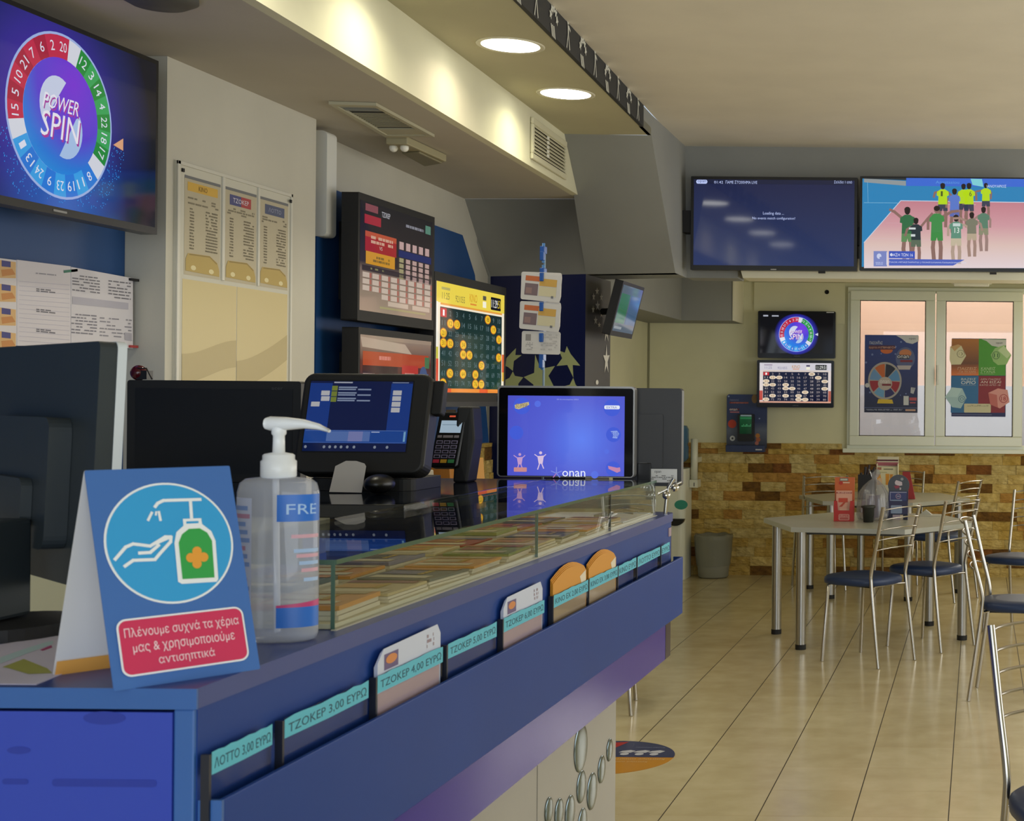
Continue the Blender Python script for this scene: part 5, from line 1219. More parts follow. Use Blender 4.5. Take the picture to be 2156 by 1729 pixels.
def number_grid(cc, K, bgc, top, coin, coin2, numc, gridc, small=False):
    cc.L = 1; cc.rect(0, 0, 540, 330, bgc)
    cc.L = 2; cc.rect(0, 0, 540, 62, top); cc.rect(28, 62, 520, 68, K('#e8a040' if not small else '#d9c9b8'))
    cc.rect(26, 74, 518, 318, gridc)
    cc.rect(420, 14, 508, 56, K('#101216'), .008)
    cc.L = 3; cc.text('11:29', 426, 22, 478, 48, K('#f2f2ee'), .02); cc.text(':51', 480, 22, 504, 48, K('#f2d23a' if not small else '#f2f2ee'), .02)
    cc.rect(34, 14, 96, 22, K('#b8ae62' if not small else '#9a8aa0')); cc.text('11:25', 38, 30, 92, 50, K('#7a7440' if not small else '#8a86a8'), 0); cc.text('921055', 136, 32, 208, 52, K('#7a7440' if not small else '#8a86a8'), 0); cc.text('KINO', 245, 18, 305, 44, K('#c98a20'), .03); cc.rect(250, 48, 300, 53, K('#e08a3a')); cc.rect(352, 16, 380, 30, K('#55554a' if not small else '#55506a'))
    cc.rect(352, 34, 380, 54, K('#f6f2da'))
    for n in range(80):
        r, q = divmod(n, 10); x = 50 + q * 49.2; y = 91 + r * 30.2
        if n == 0: cc.L = 3; cc.rect(x - 22, y - 14, x + 22, y + 13, K('#c2222c')); cc.L = 4; cc.text('1', x - 6, y - 9, x + 6, y + 9, K('#ffffff'), .02); continue
        if n + 1 in hits:
            cc.L = 3; cc.disc(x, y, 25, K(coin2), 15, 20); cc.L = 4; cc.disc(x, y, 21, K(coin), 12.5, 20); cc.L = 5; cc.text(str(n + 1), x - 11, y - 7, x + 11, y + 7, K('#8a6a14' if not small else '#8a7a70'), .0)
        else:
            cc.L = 3; w = 6 if n < 9 else 12; cc.text(str(n + 1), x - w, y - 8, x + w, y + 8, K(numc), 0)
number_grid(cc, K, K('#f4ead2'), K('#ecd44e'), '#f2c22e', '#c9761c', '#5f7478', linear_screen('grid_green', 2, zB, zA, [(0, '#1c3f34'), (.5, '#1f3a36'), (1, '#132026')], .9))
cc.L = 2; cc.rect(0, 318, 540, 330, K('#f09038')); cc.rect(0, 60, 10, 200, K('#f6f4ea')); cc.rect(0, 230, 16, 300, K('#d8482c')); cc.rect(522, 200, 540, 260, K('#d8582c')); cc.rect(0, 195, 14, 230, K('#c9c23a')); cc.rect(524, 260, 540, 290, K('#e0b040')); cc.rect(60, 318, 110, 330, K('#e8602c')); cc.rect(330, 318, 400, 330, K('#e8602c'))
cc.build('screen_picture', s)
m = MB(); m.box(XK - .06, XK + .005, y0 + .1, y1 - .15, EYE - .03, EYE + .001, BLACKM); m.box(XK - .05, XK, y0 + .02, y1 - .02, EYE - .055, EYE - .03, mat('#1a1d24', .4)); m.build('mounting_rail', t)

# two large screens on the bulkhead --------------------------------
DT = 8.40
t, s, b = flat_monitor('television', 'large wall television with plain dark blue screen under the ceiling', 1455, 371, 1804, 571, DT, .05, .018, BLACK, linear_screen('blue_idle_screen', 2, 2.25, 2.75, [(0, '#2c3a66'), (1, '#20264a')], .85), r=.004, cat='television', bb=.028)
c = Cv((0, DT - .0014, 0), (1, 0, 0), (0, 0, 1), dz=.0008).crop(1440, 350, 5.674); WT = lit('#b9c6f2', 1)
c.L = 1; c.rect(118, 158, 2010, 225, lit('#222846', .7)); c.L = 2
c.rect(148, 162, 280, 210, WT, .01); c.L = 3; c.text('opan', 165, 170, 265, 203, lit('#39477a')); c.L = 2; c.text('01:42', 362, 175, 468, 208, WT); c.text('ΠΑΜΕ ΣΤΟΙΧΗΜΑ LIVE', 498, 172, 876, 212, WT, .02); c.text('Σελίδα 1 από', 1795, 172, 2008, 208, WT, .01)
c.text('Loading data ...', 945, 545, 1195, 590, WT, .01); c.text('No events match configuration!', 818, 605, 1328, 648, WT, .01)
c.build('screen_picture', s)
c = Cv((0, DT - .0005, 0), (1, 0, 0), (0, 0, 1), dz=.0008).crop(1440, 350, 5.674); c.rect(1036, 1228, 1104, 1239, mat('#b8b8b8', .4)); c.build('badge', t)
q = P(1730, 571, DT); MB().box(q.x - .02, q.x + .02, DT, DT + .02, q.z - .012, q.z + .002, BLACKM).build('sensor_foot', t)
MB().box(P(1500, 450, DT).x, P(1760, 450, DT).x, DT + .05, ZB - .032, P(1600, 520, DT).z, P(1600, 420, DT).z, BLACKM).build('wall_bracket', t)
t, s, b = flat_monitor('television', 'large wall television showing a volleyball team in green and yellow shirts', 1811, 371, 2172, 573, DT, .05, .014, BLACK, lit('#2a82b8', .95), r=.004, cat='television', bb=.022)
MB().box(P(1850, 450, DT).x, P(2120, 450, DT).x, DT + .05, ZB - .032, P(1900, 520, DT).z, P(1900, 420, DT).z, BLACKM).build('wall_bracket', t)
q = P(2091, 574, DT); MB().box(q.x - .02, q.x + .02, DT, DT + .02, q.z - .01, q.z + .002, BLACKM).build('sensor_foot', t)
c = Cv((0, DT - .0014, 0), (1, 0, 0), (0, 0, 1), dz=.0008).crop(1800, 350, 6.056); V_ = lambda h: lit(h, .95)
xR = 2175; za_, zb_ = P(1900, 511, DT).z, P(1900, 424, DT).z
c.L = 1; c.pol([(116, 975), (116, 1300), (xR, 1300), (xR, 460), (585, 440)], linear_screen('court_hazed', 2, P(1900, 565, DT).z, P(1900, 424, DT).z, [(0, '#e2d2d6'), (.35, '#dcc0b8'), (.65, '#cf9aa2'), (1, '#c2808c')], .95))  # court pales downward: haze of reflected light painted into the picture
c.pol([(116, 155), (650, 190), (650, 250), (116, 205)], V_('#8f979a')); c.pol([(116, 150), (660, 155), (655, 180), (116, 160)], V_('#2a3238')); c.rect(655, 150, xR, 265, V_('#3c6ad2'))
c.L = 2; c.line([(116, 975), (585, 440), (xR, 462)], .004, V_('#c9d6e6')); c.line([(116, 466), (545, 470)], .002, V_('#8fc4e0')); c.line([(160, 200), (168, 460)], .002, V_('#7fb4d4')); c.line([(200, 920), (960, 940)], .002, V_('#d8b8c0')); c.line([(400, 722), (900, 735)], .002, V_('#cfa4ae')); c.line([(1060, 490), (1540, 492)], .0015, V_('#d8e0e0'))
c.pol([(1475, 160), (1620, 165), (1640, 265), (1500, 240)], V_('#7fd0d8')); c.text('Anastasiou', 1030, 185, 1330, 225, V_('#5f9ae0'), .01)
def player(x, y, h, shirt, short, skin, ar=((0, 0), (0, 0)), L=3, hair='#20181a', face=0):
    k = h / 8; c.L = L; w = k * 1.05
    c.L = L; c.line([(x - w * .4, y + 4.3 * k), (x - w * .55, y + 6.1 * k), (x - w * .4, y + 7.9 * k)], .020 * h / 600, V_(skin)); c.line([(x + w * .4, y + 4.3 * k), (x + w * .55, y + 6.1 * k), (x + w * .5, y + 7.9 * k)], .020 * h / 600, V_(skin))
    c.L = L + 1; c.pol([(x - w * .8, y + 3.6 * k), (x + w * .8, y + 3.6 * k), (x + w * .85, y + 5.1 * k), (x + .1 * w, y + 5.1 * k), (x, y + 4.6 * k), (x - .1 * w, y + 5.1 * k), (x - w * .85, y + 5.1 * k)], V_(short))
    for sgn, (dx, dy) in ((-1, ar[0]), (1, ar[1])): c.line([(x + sgn * w * .8, y + 1.6 * k), (x + sgn * w * 1.1 + dx * .5, y + 2.4 * k + dy * .5 - .2 * k), (x + sgn * w * 1.0 + dx, y + 3.4 * k + dy)], .014 * h / 600, V_(skin))
    c.L = L + 2; c.pol([(x - w * .35, y + 1.15 * k), (x + w * .35, y + 1.15 * k), (x + w, y + 1.6 * k), (x + w * 1.05, y + 2.3 * k), (x + w * .75, y + 2.4 * k), (x + w * .8, y + 3.9 * k), (x - w * .8, y + 3.9 * k), (x - w * .75, y + 2.4 * k), (x - w * 1.05, y + 2.3 * k), (x - w, y + 1.6 * k)], V_(shirt))
    c.disc(x, y + .6 * k, .42 * k, V_(skin if face else hair), .55 * k, 14); c.L = L + 3; c.disc(x, y + .4 * k, .45 * k, V_(hair), .4 * k, 14)
YG = '#b4d81e'; DG_ = '#3a3f52'; SK = '#8a6a62'
player(1120, 215, 560, YG, DG_, SK, ((-40, -60), (50, 0))); player(1385, 225, 520, YG, DG_, SK); player(1455, 215, 560, YG, DG_, SK, ((-20, 0), (20, -20))); player(1670, 215, 470, YG, DG_, SK, ((-110, -40), (0, 0)))
player(1270, 285, 560, '#5a78c8', '#5c6ab0', SK, ((-30, 0), (40, -40)))
c.L = 6; c.text('6', 1458, 320, 1490, 385, V_('#4a5a20'), .02); c.text('1', 1095, 320, 1120, 385, V_('#4a5a20'), .02)
player(670, 520, 700, '#2f6a44', '#5d8a58', SK, ((-130, -260), (-30, -60)), 7); player(780, 660, 580, '#24323a', '#5a6a58', SK, ((-60, -20), (130, -300)), 11); player(1045, 505, 700, '#3f8a4a', '#3a8a44', SK, ((-20, 0), (180, -230)), 7, face=1)
player(1640, 520, 560, '#5a7f6a', '#8a8a70', '#9a7f78', ((-120, 40), (10, 20)), 7); player(1490, 590, 560, '#7a7a68', '#b5a48c', '#a08478', ((-150, -160), (60, -10)), 11); player(1290, 620, 620, '#5f8f7a', '#c2b59c', '#b09a8a', ((-20, 0), (90, -60)), 7)
c.L = 13; c.text('13', 1270, 785, 1330, 855, V_('#e6eee6'), .02); c.rect(690, 785, 775, 810, V_('#cfd6d6')); c.rect(715, 870, 770, 900, V_('#cfd6d6')); c.rect(1250, 730, 1345, 770, V_('#c2d2ce'))
c.L = 14; c.pol([(240, 1085), (410, 1085), (410, 1280), (240, 1280)], V_('#7a86c2')); c.rect(435, 1085, 765, 1180, V_('#3550b8')); c.pol([(435, 1185), (1400, 1195), (1250, 1270), (435, 1270)], V_('#4a60bc')); c.rect(405, 1100, 412, 1260, V_('#d8dcf0'))
c.L = 15; c.text('ΦΑΣΗ ΤΩΝ 16', 450, 1110, 740, 1155, V_('#e6eaf8'), .03); c.text('ΠΑΟΚ-ΜΠΑΣΤΑΡΝΤΟ | ΠΟΝΤΟΛΙΑΝΙ-ΠΑΝΑΘΗΝΑΪΚΟΣ', 440, 1212, 1420, 1248, V_('#d8def4'), .02); c.text('ΙΑΝΟΥΑΡΙΟΣ', 1680, 240, 1930, 278, V_('#cfe0f4'), .03); c.disc(310, 1150, 30, V_('#c9d0ec'), 34); c.disc(330, 1170, 16, V_('#7a86c2'), 12); c.scribble(265, 1225, 360, 1265, 2, V_('#aab4e0'), .8)
c.rect(440, 1172, 740, 1180, V_('#8f9cdc'))
c.build('screen_picture', s)
m = MB(); q = P(1807, 445, DT + .04); m.box(q.x - .012, q.x + .012, DT + .05, ZB - .032, P(1807, 514, DT).z, P(1807, 476, DT).z, BLACKM); tagt(m.build('cable_box'), 'black cable box on the bulkhead between the two large televisions', 'box')
p = P(1447, 467, 8.5); m = MB(); m.box(p.x - .03, p.x + .03, 8.44, 8.549, p.z - .07, p.z + .06, BLACKM); tagt(m.build('speaker'), 'small black speaker left of the dark blue television', 'speaker')

# small screens on the rear wall ------------------------------------
D1 = 11.55
t, s, b = flat_monitor('television', 'small wall television with the number wheel, above the number grid screen', 1596, 654.5, 1758.5, 755, D1, .06, .02, mat('#0a0a0b', .15), lit('#08070c', .9), r=.012, cat='television', bb=.04)
cx_ = P(1677, 704, D1); c = Cv((cx_.x, D1 - .0014, cx_.z), (1, 0, 0), (0, 0, 1), dz=.0008)
c.L = 1; c.lpol([(.30 * math.cos(k * PI / 20) * .62, .165 * math.sin(k * PI / 20)) for k in range(40)], radial_screen('wheel_glow', (cx_.x, D1, cx_.z), .18, [(0, '#5a2ad0'), (.7, '#3a3ad8'), (1, '#08070c')], .9))
d = spin_wheel(c, 0, 0, .142, s=1.0); c.L = 4; d(.142 * .7, radial_screen('wheel_core_small', (cx_.x + .04, D1, cx_.z + .05), .15, [(0, '#7a3fe0'), (.5, '#4a3fd0'), (1, '#1f7ae0')], 1)); wheel_logo(c, 0, 0, .13, 1)
c.lpol([(.15, 0), (.175, .012), (.175, -.012)], lit('#d8dce8')); c.lpol([(-.27, .142), (-.23, .142), (-.23, .155), (-.27, .155)], lit('#a8acb8')); c.lpol([(-.20, .142), (-.145, .142), (-.145, .153), (-.20, .153)], lit('#a8acb8'))
c.build('screen_picture', s)
c = Cv((0, D1 - .0005, 0), (1, 0, 0), (0, 0, 1)); c.text('SAMSUNG', 1672, 749, 1684, 751, mat('#77787a', .4)); c.rect(1740, 657, 1756, 659, mat('#d8d8d8', .3)); c.build('badge', t)
MB().box(cx_.x - .15, cx_.x + .15, D1 + .06, ZR, cx_.z - .1, cx_.z + .1, BLACKM).build('wall_bracket', t)
t, s, b = flat_monitor('television', 'small wall television with the number grid, below the number wheel screen', 1594, 758, 1755, 859, D1 - .06, .06, .022, mat('#0a0a0b', .15), lit('#d8cfcf', .9), r=.012, cat='television', bb=.038)
xa, xb_, za, zb_ = b
cc = Cv((xa, D1 - .0614, zb_), (1, 0, 0), (0, 0, 1), (xb_ - xa, zb_ - za), (540, 330), dz=.0008); G = lambda h: lit(h, .9)
number_grid(cc, G, G('#e2d6d2'), G('#d6d2da'), '#e8cfae', '#f0e6da', '#b4a8a8', G('#0c1230'), True)
cc.L = 2; cc.rect(0, 230, 24, 310, G('#c2483c')); cc.rect(520, 230, 540, 320, G('#b8604c')); cc.rect(0, 318, 540, 330, G('#e0a890'))
cc.build('screen_picture', s)
c = Cv((0, D1 - .0605, 0), (1, 0, 0), (0, 0, 1)); c.text('SAMSUNG', 1669, 853, 1681, 855, mat('#77787a', .4)); c.build('badge', t)
q = P(1675, 808, D1); MB().box(q.x - .15, q.x + .15, D1, ZR, q.z - .1, q.z + .1, BLACKM).build('wall_bracket', t)

# tilted screen on the side of the column ----------------------------
a = Vector((-2.15, 8.30, hit(1283, 706, (0, 8.3, 0), (0, 1, 0)).z)); dn_ = Vector((.078, 0, .318)); al = Vector((0, .52, 0))
a.x = P(1284, 706, 8.3).x
t = thing('television', 'narrow-looking tilted wall television on the side of the football column', 'television', tuple(a + al / 2))
o_ = a; m = MB(); m.slab(o_, al, dn_, .52, dn_.length, .05, BLACK, .004, 3); m.build('casing', t)
c = Cv(o_, al, dn_, dz=.0006); w_, h_ = .52, dn_.length
S = lambda h: lit(h, .6)
c.L = 1; c.lpol([(.02, .03), (w_ - .02, .03), (w_ - .02, h_ - .02), (.02, h_ - .02)], S('#5a6a78')); c.L = 2; c.lpol([(.03, .08), (w_ * .45, .08), (w_ * .45, h_ - .07), (.03, h_ - .07)], S('#2f7a55')); c.lpol([(w_ * .5, .08), (w_ - .03, .08), (w_ - .03, h_ - .07), (w_ * .5, h_ - .07)], S('#44688e')); c.lpol([(.04, .045), (w_ * .4, .045), (w_ * .4, .06), (.04, .06)], S('#a8b0b4'))
c.build('screen_picture', t)
m = MB(); mid = o_ + al * .5 + dn_ * .5; m.tube([tuple(mid - Vector((.04, 0, 0))), (-2.29, mid.y + .1, mid.z)], .02, BLACKM, 8); m.build('wall_bracket', t)

# posters on the window panes and the card display ----------------------
DP = ZR - .062
def poster(name, label, x0, y0, x1, y1, d, col, cat='poster'):
    a, b = P(x0, y1, d), P(x1, y0, d)
    t = thing(name, label, cat, ((a.x + b.x) / 2, d, a.z)); m = MB(); m.box(a.x, b.x, d, d + .002, a.z, b.z, col); s = m.build('sheet', t)
    c = Cv((0, d - .0002, 0), (1, 0, 0), (0, 0, 1), dz=.0008); return t, s, c
M_ = lambda h: mat(h, .45)
t, s, c = poster('poster', 'dark blue poster with a prize wheel on the left window pane', 1819.5, 706, 1933, 868.5, DP, linear_screen('poster_blue', 2, 1.35, 2.0, [(0, '#131a3c'), (.5, '#1c2a6a'), (1, '#223a86')], emit=False, r=.4))
c.crop(1780, 590, 4.673); c.L = 1; rn = random.Random(6)
for k in range(22): x, y, r = rn.uniform(195, 700), rn.uniform(600, 1230), rn.uniform(3, 12); c.disc(x, y, r, M_('#6a7ab0'), n=10)
c.pol([(500, 545), (720, 545), (720, 600), (660, 628), (600, 615), (560, 580)], M_('#c9cbd0')); c.disc(405, 690, 60, M_('#c9682c'), 34); c.rect(230, 640, 490, 684, M_('#4a1f3a')); c.disc(590, 770, 95, M_('#56608c'), 110); c.disc(590, 720, 60, M_('#c27a4c'), 40)
c.pol([(505, 840), (650, 840), (635, 880), (525, 880)], M_('#b9b0b4')); c.L = 2; c.rect(515, 735, 630, 775, M_('#20182c')); c.rect(540, 785, 660, 808, M_('#7a2432'))
c.text('onan', 512, 740, 625, 768, M_('#e8e8ec'), .03); c.text('ΠΑΙΖΟΝΤΑΣ', 238, 602, 365, 632, M_('#c9cdd8'), .02); c.text('έρχεται Η ΕΠΙΒΡΑΒΕΥΣΗ', 232, 650, 490, 678, M_('#d8a890'), .01); c.text('opan', 625, 570, 690, 590, M_('#4a5060'), .0)
c.disc(388, 990, 165, M_('#a9a4a0'), 185, 40); c.L = 3; cols_ = ['#1c2236', '#5a90c4', '#9a2430', '#2a2a66', '#6aa0cc', '#9c2a34', '#6a94c4', '#c2642c']
for i in range(8):
    a0 = math.radians(-90 + i * 45 + 4); a1 = a0 + math.radians(41)
    c.pol([(388, 990)] + [(388 + 148 * math.cos(a0 + (a1 - a0) * k / 5), 990 + 165 * math.sin(a0 + (a1 - a0) * k / 5)) for k in range(6)], M_(cols_[i]))
c.L = 4; c.disc(390, 1018, 70, M_('#b8aca4'), 66); c.L = 5; c.text('onan', 340, 985, 432, 1015, M_('#e8e4e4'), .03); c.rect(360, 1020, 450, 1040, M_('#7a2432'))
c.pol([(325, 1170), (460, 1175), (472, 1215), (312, 1212)], M_('#d8b82c')); c.L = 2; c.rect(572, 1140, 622, 1230, M_('#c9cdd2')); c.rect(630, 1155, 700, 1185, M_('#b8525a')); c.rect(635, 1200, 690, 1212, M_('#b8525a')); c.pol([(645, 1055), (690, 1060), (670, 1120), (640, 1110)], M_('#b9bcc6')); c.rect(182, 1250, 705, 1262, M_('#56608a')); c.rect(590, 1270, 690, 1288, M_('#c9a08a'), .003); c.scribble(200, 1268, 560, 1285, 2, M_('#8a90a8'), .8)
c.disc(215, 1035, 22, M_('#c9c9cc')); c.L = 3; c.text('ΑΠΟΛΑΥΣΗ', 655, 1062, 690, 1080, M_('#333a5c'))
c.build('poster_print', s)
t, s, c = poster('poster', 'four coloured poster with corner dice on the right window pane', 2003, 713.5, 2118.5, 877, DP, M_('#1c2460'))
c.crop(1780, 590, 4.673); c.L = 1
c.pol([(1045, 578), (1313, 578), (1310, 938), (1040, 938)], linear_screen('poster_orange', 2, 1.65, 1.98, [(0, '#e0782c'), (.3, '#6a3c10'), (1, '#b8741c')], emit=False, r=.4)); c.pol([(1313, 578), (1580, 582), (1575, 940), (1310, 938)], M_('#4c9a2c')); c.pol([(1040, 942), (1310, 942), (1305, 1305), (1035, 1305)], M_('#2e6ea6')); c.pol([(1310, 942), (1575, 944), (1568, 1305), (1305, 1305)], M_('#8a2430'))
c.L = 2; c.pol([(1340, 580), (1580, 586), (1580, 640), (1520, 662), (1440, 645), (1390, 600)], M_('#c9cbc8'))
def die(pts, face, top, left, mark, mx, my, mr, tx):
    c.L = 3; c.pol(pts, M_(face))
    c.L = 4; c.pol(top, M_(left)); c.L = 5; c.disc(mx, my, mr, M_(mark)); c.L = 6; c.disc(mx, my, mr * .86, M_(face)); c.L = 7
    c.text(tx, mx - mr * .55, my - mr * .5, mx + mr * .55, my + mr * .5, M_(mark), .02)
die([(1030, 655), (1110, 632), (1140, 645), (1188, 745), (1135, 830), (1040, 832), (1024, 780)], '#d8d2ae', [(1030, 655), (1110, 632), (1140, 645), (1095, 680), (1075, 700), (1050, 670)], '#c9a06a', '#8f8a6a', 1135, 725, 38, ':)')
die([(1430, 735), (1470, 670), (1560, 640), (1632, 740), (1585, 830), (1500, 836), (1455, 800)], '#9ac27a', [(1500, 690), (1560, 645), (1628, 730), (1590, 770)], '#c2d8a8', '#3a6a3a', 1482, 740, 38, '||')
die([(980, 1150), (1045, 1055), (1150, 1065), (1192, 1160), (1135, 1262), (1050, 1250)], '#a9c9d2', [(980, 1150), (1045, 1055), (1150, 1065), (1100, 1150)], '#b9d6dc', '#3c6a86', 1145, 1170, 34, 'O')
die([(1405, 1110), (1500, 1065), (1595, 1080), (1615, 1200), (1520, 1262), (1425, 1225)], '#dc9a94', [(1405, 1110), (1425, 1225), (1500, 1255), (1490, 1130)], '#c26a64', '#a82430', 1556, 1165, 42, '18')
TXc = M_('#cfc8b4'); c.L = 3
for tx, x0, y0, x1, y1, cl in (('ΠΑΙΖΕΙΣ', 1105, 855, 1290, 885, '#d8b08a'), ('ΓΙΑ ΤΗ ΧΑΡΑ', 1120, 890, 1285, 912, '#d8b08a'), ('ΚΑΝΕΙΣ', 1335, 855, 1475, 885, '#b8d8a0'), ('ΣΥΧΝΑ', 1330, 888, 1475, 915, '#b8d8a0'), ('ΒΑΖΕΙΣ', 1140, 962, 1285, 985, '#cfdce0'), ('ΟΡΙΟ', 1138, 990, 1282, 1025, '#e0e8ea'), ('ΔΕΝ ΠΑΙΖΕΙΣ', 1330, 965, 1530, 985, '#d8b8b4'), ('ΑΝ ΕΙΣΑΙ', 1330, 990, 1530, 1015, '#e8d8d0'), ('ΚΑΤΩ ΑΠΟ 18', 1322, 1022, 1525, 1042, '#d8b8b4')):
    c.text(tx, x0, y0, x1, y1, M_(cl), .03, shear=.15)
for x0, x1, y in ((1098, 1285, 918), (1328, 1465, 922), (1138, 1282, 1032)): c.rect(x0, y, x1, y + 3, TXc)
c.rect(1168, 1215, 1430, 1305, M_('#cfc9a8'), .006); c.rect(1050, 1316, 1440, 1330, M_('#565c86')); c.L = 4; c.scribble(1190, 1228, 1410, 1245, 2, M_('#9a9678')); c.text('opan', 1480, 612, 1545, 632, M_('#5c6058'))
c.build('poster_print', s)
# card stand with phone display on the wall
a, b = P(1529, 946, 11.58), P(1615, 831, 11.58)
t = thing('poster_display', 'dark blue cardboard display with green phone screen, left of the small screens', 'display', ((a.x + b.x) / 2, 11.6, a.z))
m = MB(); m.prism(rrect(a.x, a.z, b.x, b.z, .02), 11.59, 11.60, linear_screen('display_blue_card', 2, a.z, b.z, [(0, '#10182e'), (.35, '#5a6276'), (.5, '#26345e'), (1, '#2c3c6c')], emit=False, r=.4), 'y'); s = m.build('back_card', t)
m = MB(); m.box(a.x + .006, b.x - .01, 11.52, 11.60, a.z - .02, a.z + .035, M_('#26345c')); m.box(a.x + .04, b.x - .04, 11.6, ZR, a.z + .1, a.z + .14, M_('#26345c')); m.build('ledge', t, bevel=.003)
m = MB(); e0, e1 = P(1553, 929, 11.55), P(1588, 872, 11.55); m.prism(rrect(e0.x, e0.z, e1.x, e1.z, .014), 11.54, 11.59, BLACK, 'y'); ph = m.build('phone', t, bevel=.003)
c = Cv((0, 11.539, 0), (1, 0, 0), (0, 0, 1), dz=.0008).crop(1500, 640, 5.404); c.rect(310, 1275, 445, 1480, linear_screen('phone_green', 2, e0.z, e1.z, [(0, '#0c1a12'), (1, '#1f5a34')], .6)); c.L = 2; c.rect(320, 1262, 445, 1280, lit('#7a8a88', .6)); c.rect(318, 1290, 445, 1310, lit('#2f7a4a', .6)); c.scribble(325, 1370, 440, 1400, 2, lit('#4a9a64', .6)); c.build('phone_screen', ph)
c = Cv((0, 11.5895, 0), (1, 0, 0), (0, 0, 1), dz=.0008).crop(1500, 640, 5.404)
c.disc(225, 1365, 48, M_('#b8391c')); c.disc(228, 1530, 30, M_('#c9ccd0')); c.L = 2; c.pol(star(228, 1530, 16, 16, q=.6), M_('#22242c')); c.L = 1; c.disc(515, 1500, 26, M_('#b8762c')); c.disc(520, 1545, 26, M_('#a85a34')); c.disc(505, 1585, 22, M_('#b06a5a')); c.disc(480, 1080, 34, M_('#8a6a3a'), 50)
c.rect(195, 1115, 410, 1135, M_('#7a2a26')); c.rect(195, 1190, 305, 1212, M_('#5a2030')); c.L = 2; c.text('ΠΑΙΖΟΝΤΑΣ', 200, 1085, 300, 1103, M_('#8a90b0')); c.text('onan', 195, 1192, 282, 1214, M_('#e0dce0'), .03); c.rect(200, 1225, 305, 1238, M_('#b86a70')); c.text('Η ΕΠΙΒΡΑΒΕΥΣΗ', 215, 1117, 405, 1133, M_('#c98a80'))
c.disc(535, 1305, 9, M_('#8a9ac0')); c.disc(185, 1052, 10, M_('#8a9ac0'))
c.build('card_print', s)
c = Cv((0, 11.5195, 0), (1, 0, 0), (0, 0, 1), dz=.0008).crop(1500, 640, 5.404); c.rect(490, 1652, 565, 1666, M_('#b9bcc2')); c.build('ledge_label', t)
# ------------------------------------------------------------------ chairs
SEAT = plaster('seat_vinyl_blue', '#1f3358', .06, .42, .03, 20)
TUBE = mat('#b8b3aa', .22, 1.0)
def make_chair(label, group):
    t = thing('cafe_chair', label, 'chair', (0, 0, 0), 0, group)
    out = []
    for k in range(40):     # rounded seat outline, wider in front
        a = 2 * PI * k / 40; ca, sa = math.cos(a), math.sin(a)
        x = .2 * math.copysign(abs(ca) ** .72, ca); y = .195 * math.copysign(abs(sa) ** .72, sa); x *= 1 + .1 * y / .195; out.append((x, y + .005))
    m = MB(); rings = []
    for s_, z in ((.9, .432), (.99, .438), (1.0, .455), (.985, .468), (.93, .476), (.6, .481)): rings.append([(x * s_, y * s_, z) for x, y in out])
    v = [p for r in rings for p in r]; n = 40
    f = [(i * n + k, i * n + (k + 1) % n, (i + 1) * n + (k + 1) % n, (i + 1) * n + k) for i in range(5) for k in range(n)]
    m.add(v, f, SEAT, True); m.add(rings[0], [tuple(range(n - 1, -1, -1))], SEAT); m.add(rings[-1], [tuple(range(n))], SEAT, True); m.build('seat', t)
    def smooth(pts, n=6):
        o = []; pts = [Vector(p) for p in pts]; ex = [pts[0] * 2 - pts[1]] + pts + [pts[-1] * 2 - pts[-2]]
        for i in range(1, len(ex) - 2):
            p0, p1, p2, p3 = ex[i - 1:i + 3]
            for k in range(n):
                t_ = k / n; o.append(.5 * ((2 * p1) + (p2 - p0) * t_ + (2 * p0 - 5 * p1 + 4 * p2 - p3) * t_ ** 2 + (-p0 + 3 * p1 - 3 * p2 + p3) * t_ ** 3))
        return o + [pts[-1]]
    for s_ in (-1, 1):
        m = MB(); m.tube(smooth([(s_ * .165, -.225, .002), (s_ * .16, -.19, .25), (s_ * .155, -.165, .44), (s_ * .155, -.165, .52), (s_ * .16, -.205, .68), (s_ * .165, -.25, .87)]), .0105, TUBE, 10); m.build('leg', t)
        m = MB(); m.tube([(s_ * .17, .165, .002), (s_ * .155, .135, .425), (s_ * .12, .12, .432), (0, .12, .432)], .010, TUBE, 10); m.build('leg', t)
    m = MB(); m.tube([(-.155, -.165, .428), (-.1, -.14, .428), (.1, -.14, .428), (.155, -.165, .428)], .007, TUBE, 8); m.box(-.13, .13, -.13, .12, .424, .432, BLACKM); m.build('seat_frame', t)
    m = MB()
    for i in range(5):
        z = .852 - i * .055; y = -.245 + i * .0125
        m.tube([(.163 * math.cos(a), y - .045 * math.sin(a), z + .016 * math.sin(a)) for a in [PI * k / 12 for k in range(13)]], .0042, TUBE, 6)
    m.build('backrest', t)
    return t
G = 'steel chairs with blue seats'
chairs = [(-.62, 7.92, 56, 'steel chair with blue seat standing in front of the front table, nearest its left half'),
          (-.29, 8.42, 55, 'steel chair with blue seat at the right front edge of the front table'),
          (.208, 7.0, -97, 'steel chair turned away from the front table, just right of its two front chairs'),
          (.284, 3.505, -158, 'nearest steel chair, cut by the right picture edge'),
          (.27, 8.98, 152, 'steel chair at the right picture edge behind the front table'),
          (-.27, 10.42, 60, 'steel chair at the right end of the rear table'),
          (-.62, 11.3, 175, 'steel chair tucked behind the rear table'),
          (-1.22, 10.95, 18, 'steel chair at the left end of the rear table'),
          (-1.76, 6.62, -80, 'chair whose two legs show below the far end of the counter')]
ch0 = make_chair(chairs[0][3], G)
for i, (x, y, a, lb) in enumerate(chairs):
    o = ch0 if i == 0 else copy_tree(ch0)
    o.location = (x, y, 0); o.rotation_euler = (0, 0, math.radians(a)); o['label'] = lb
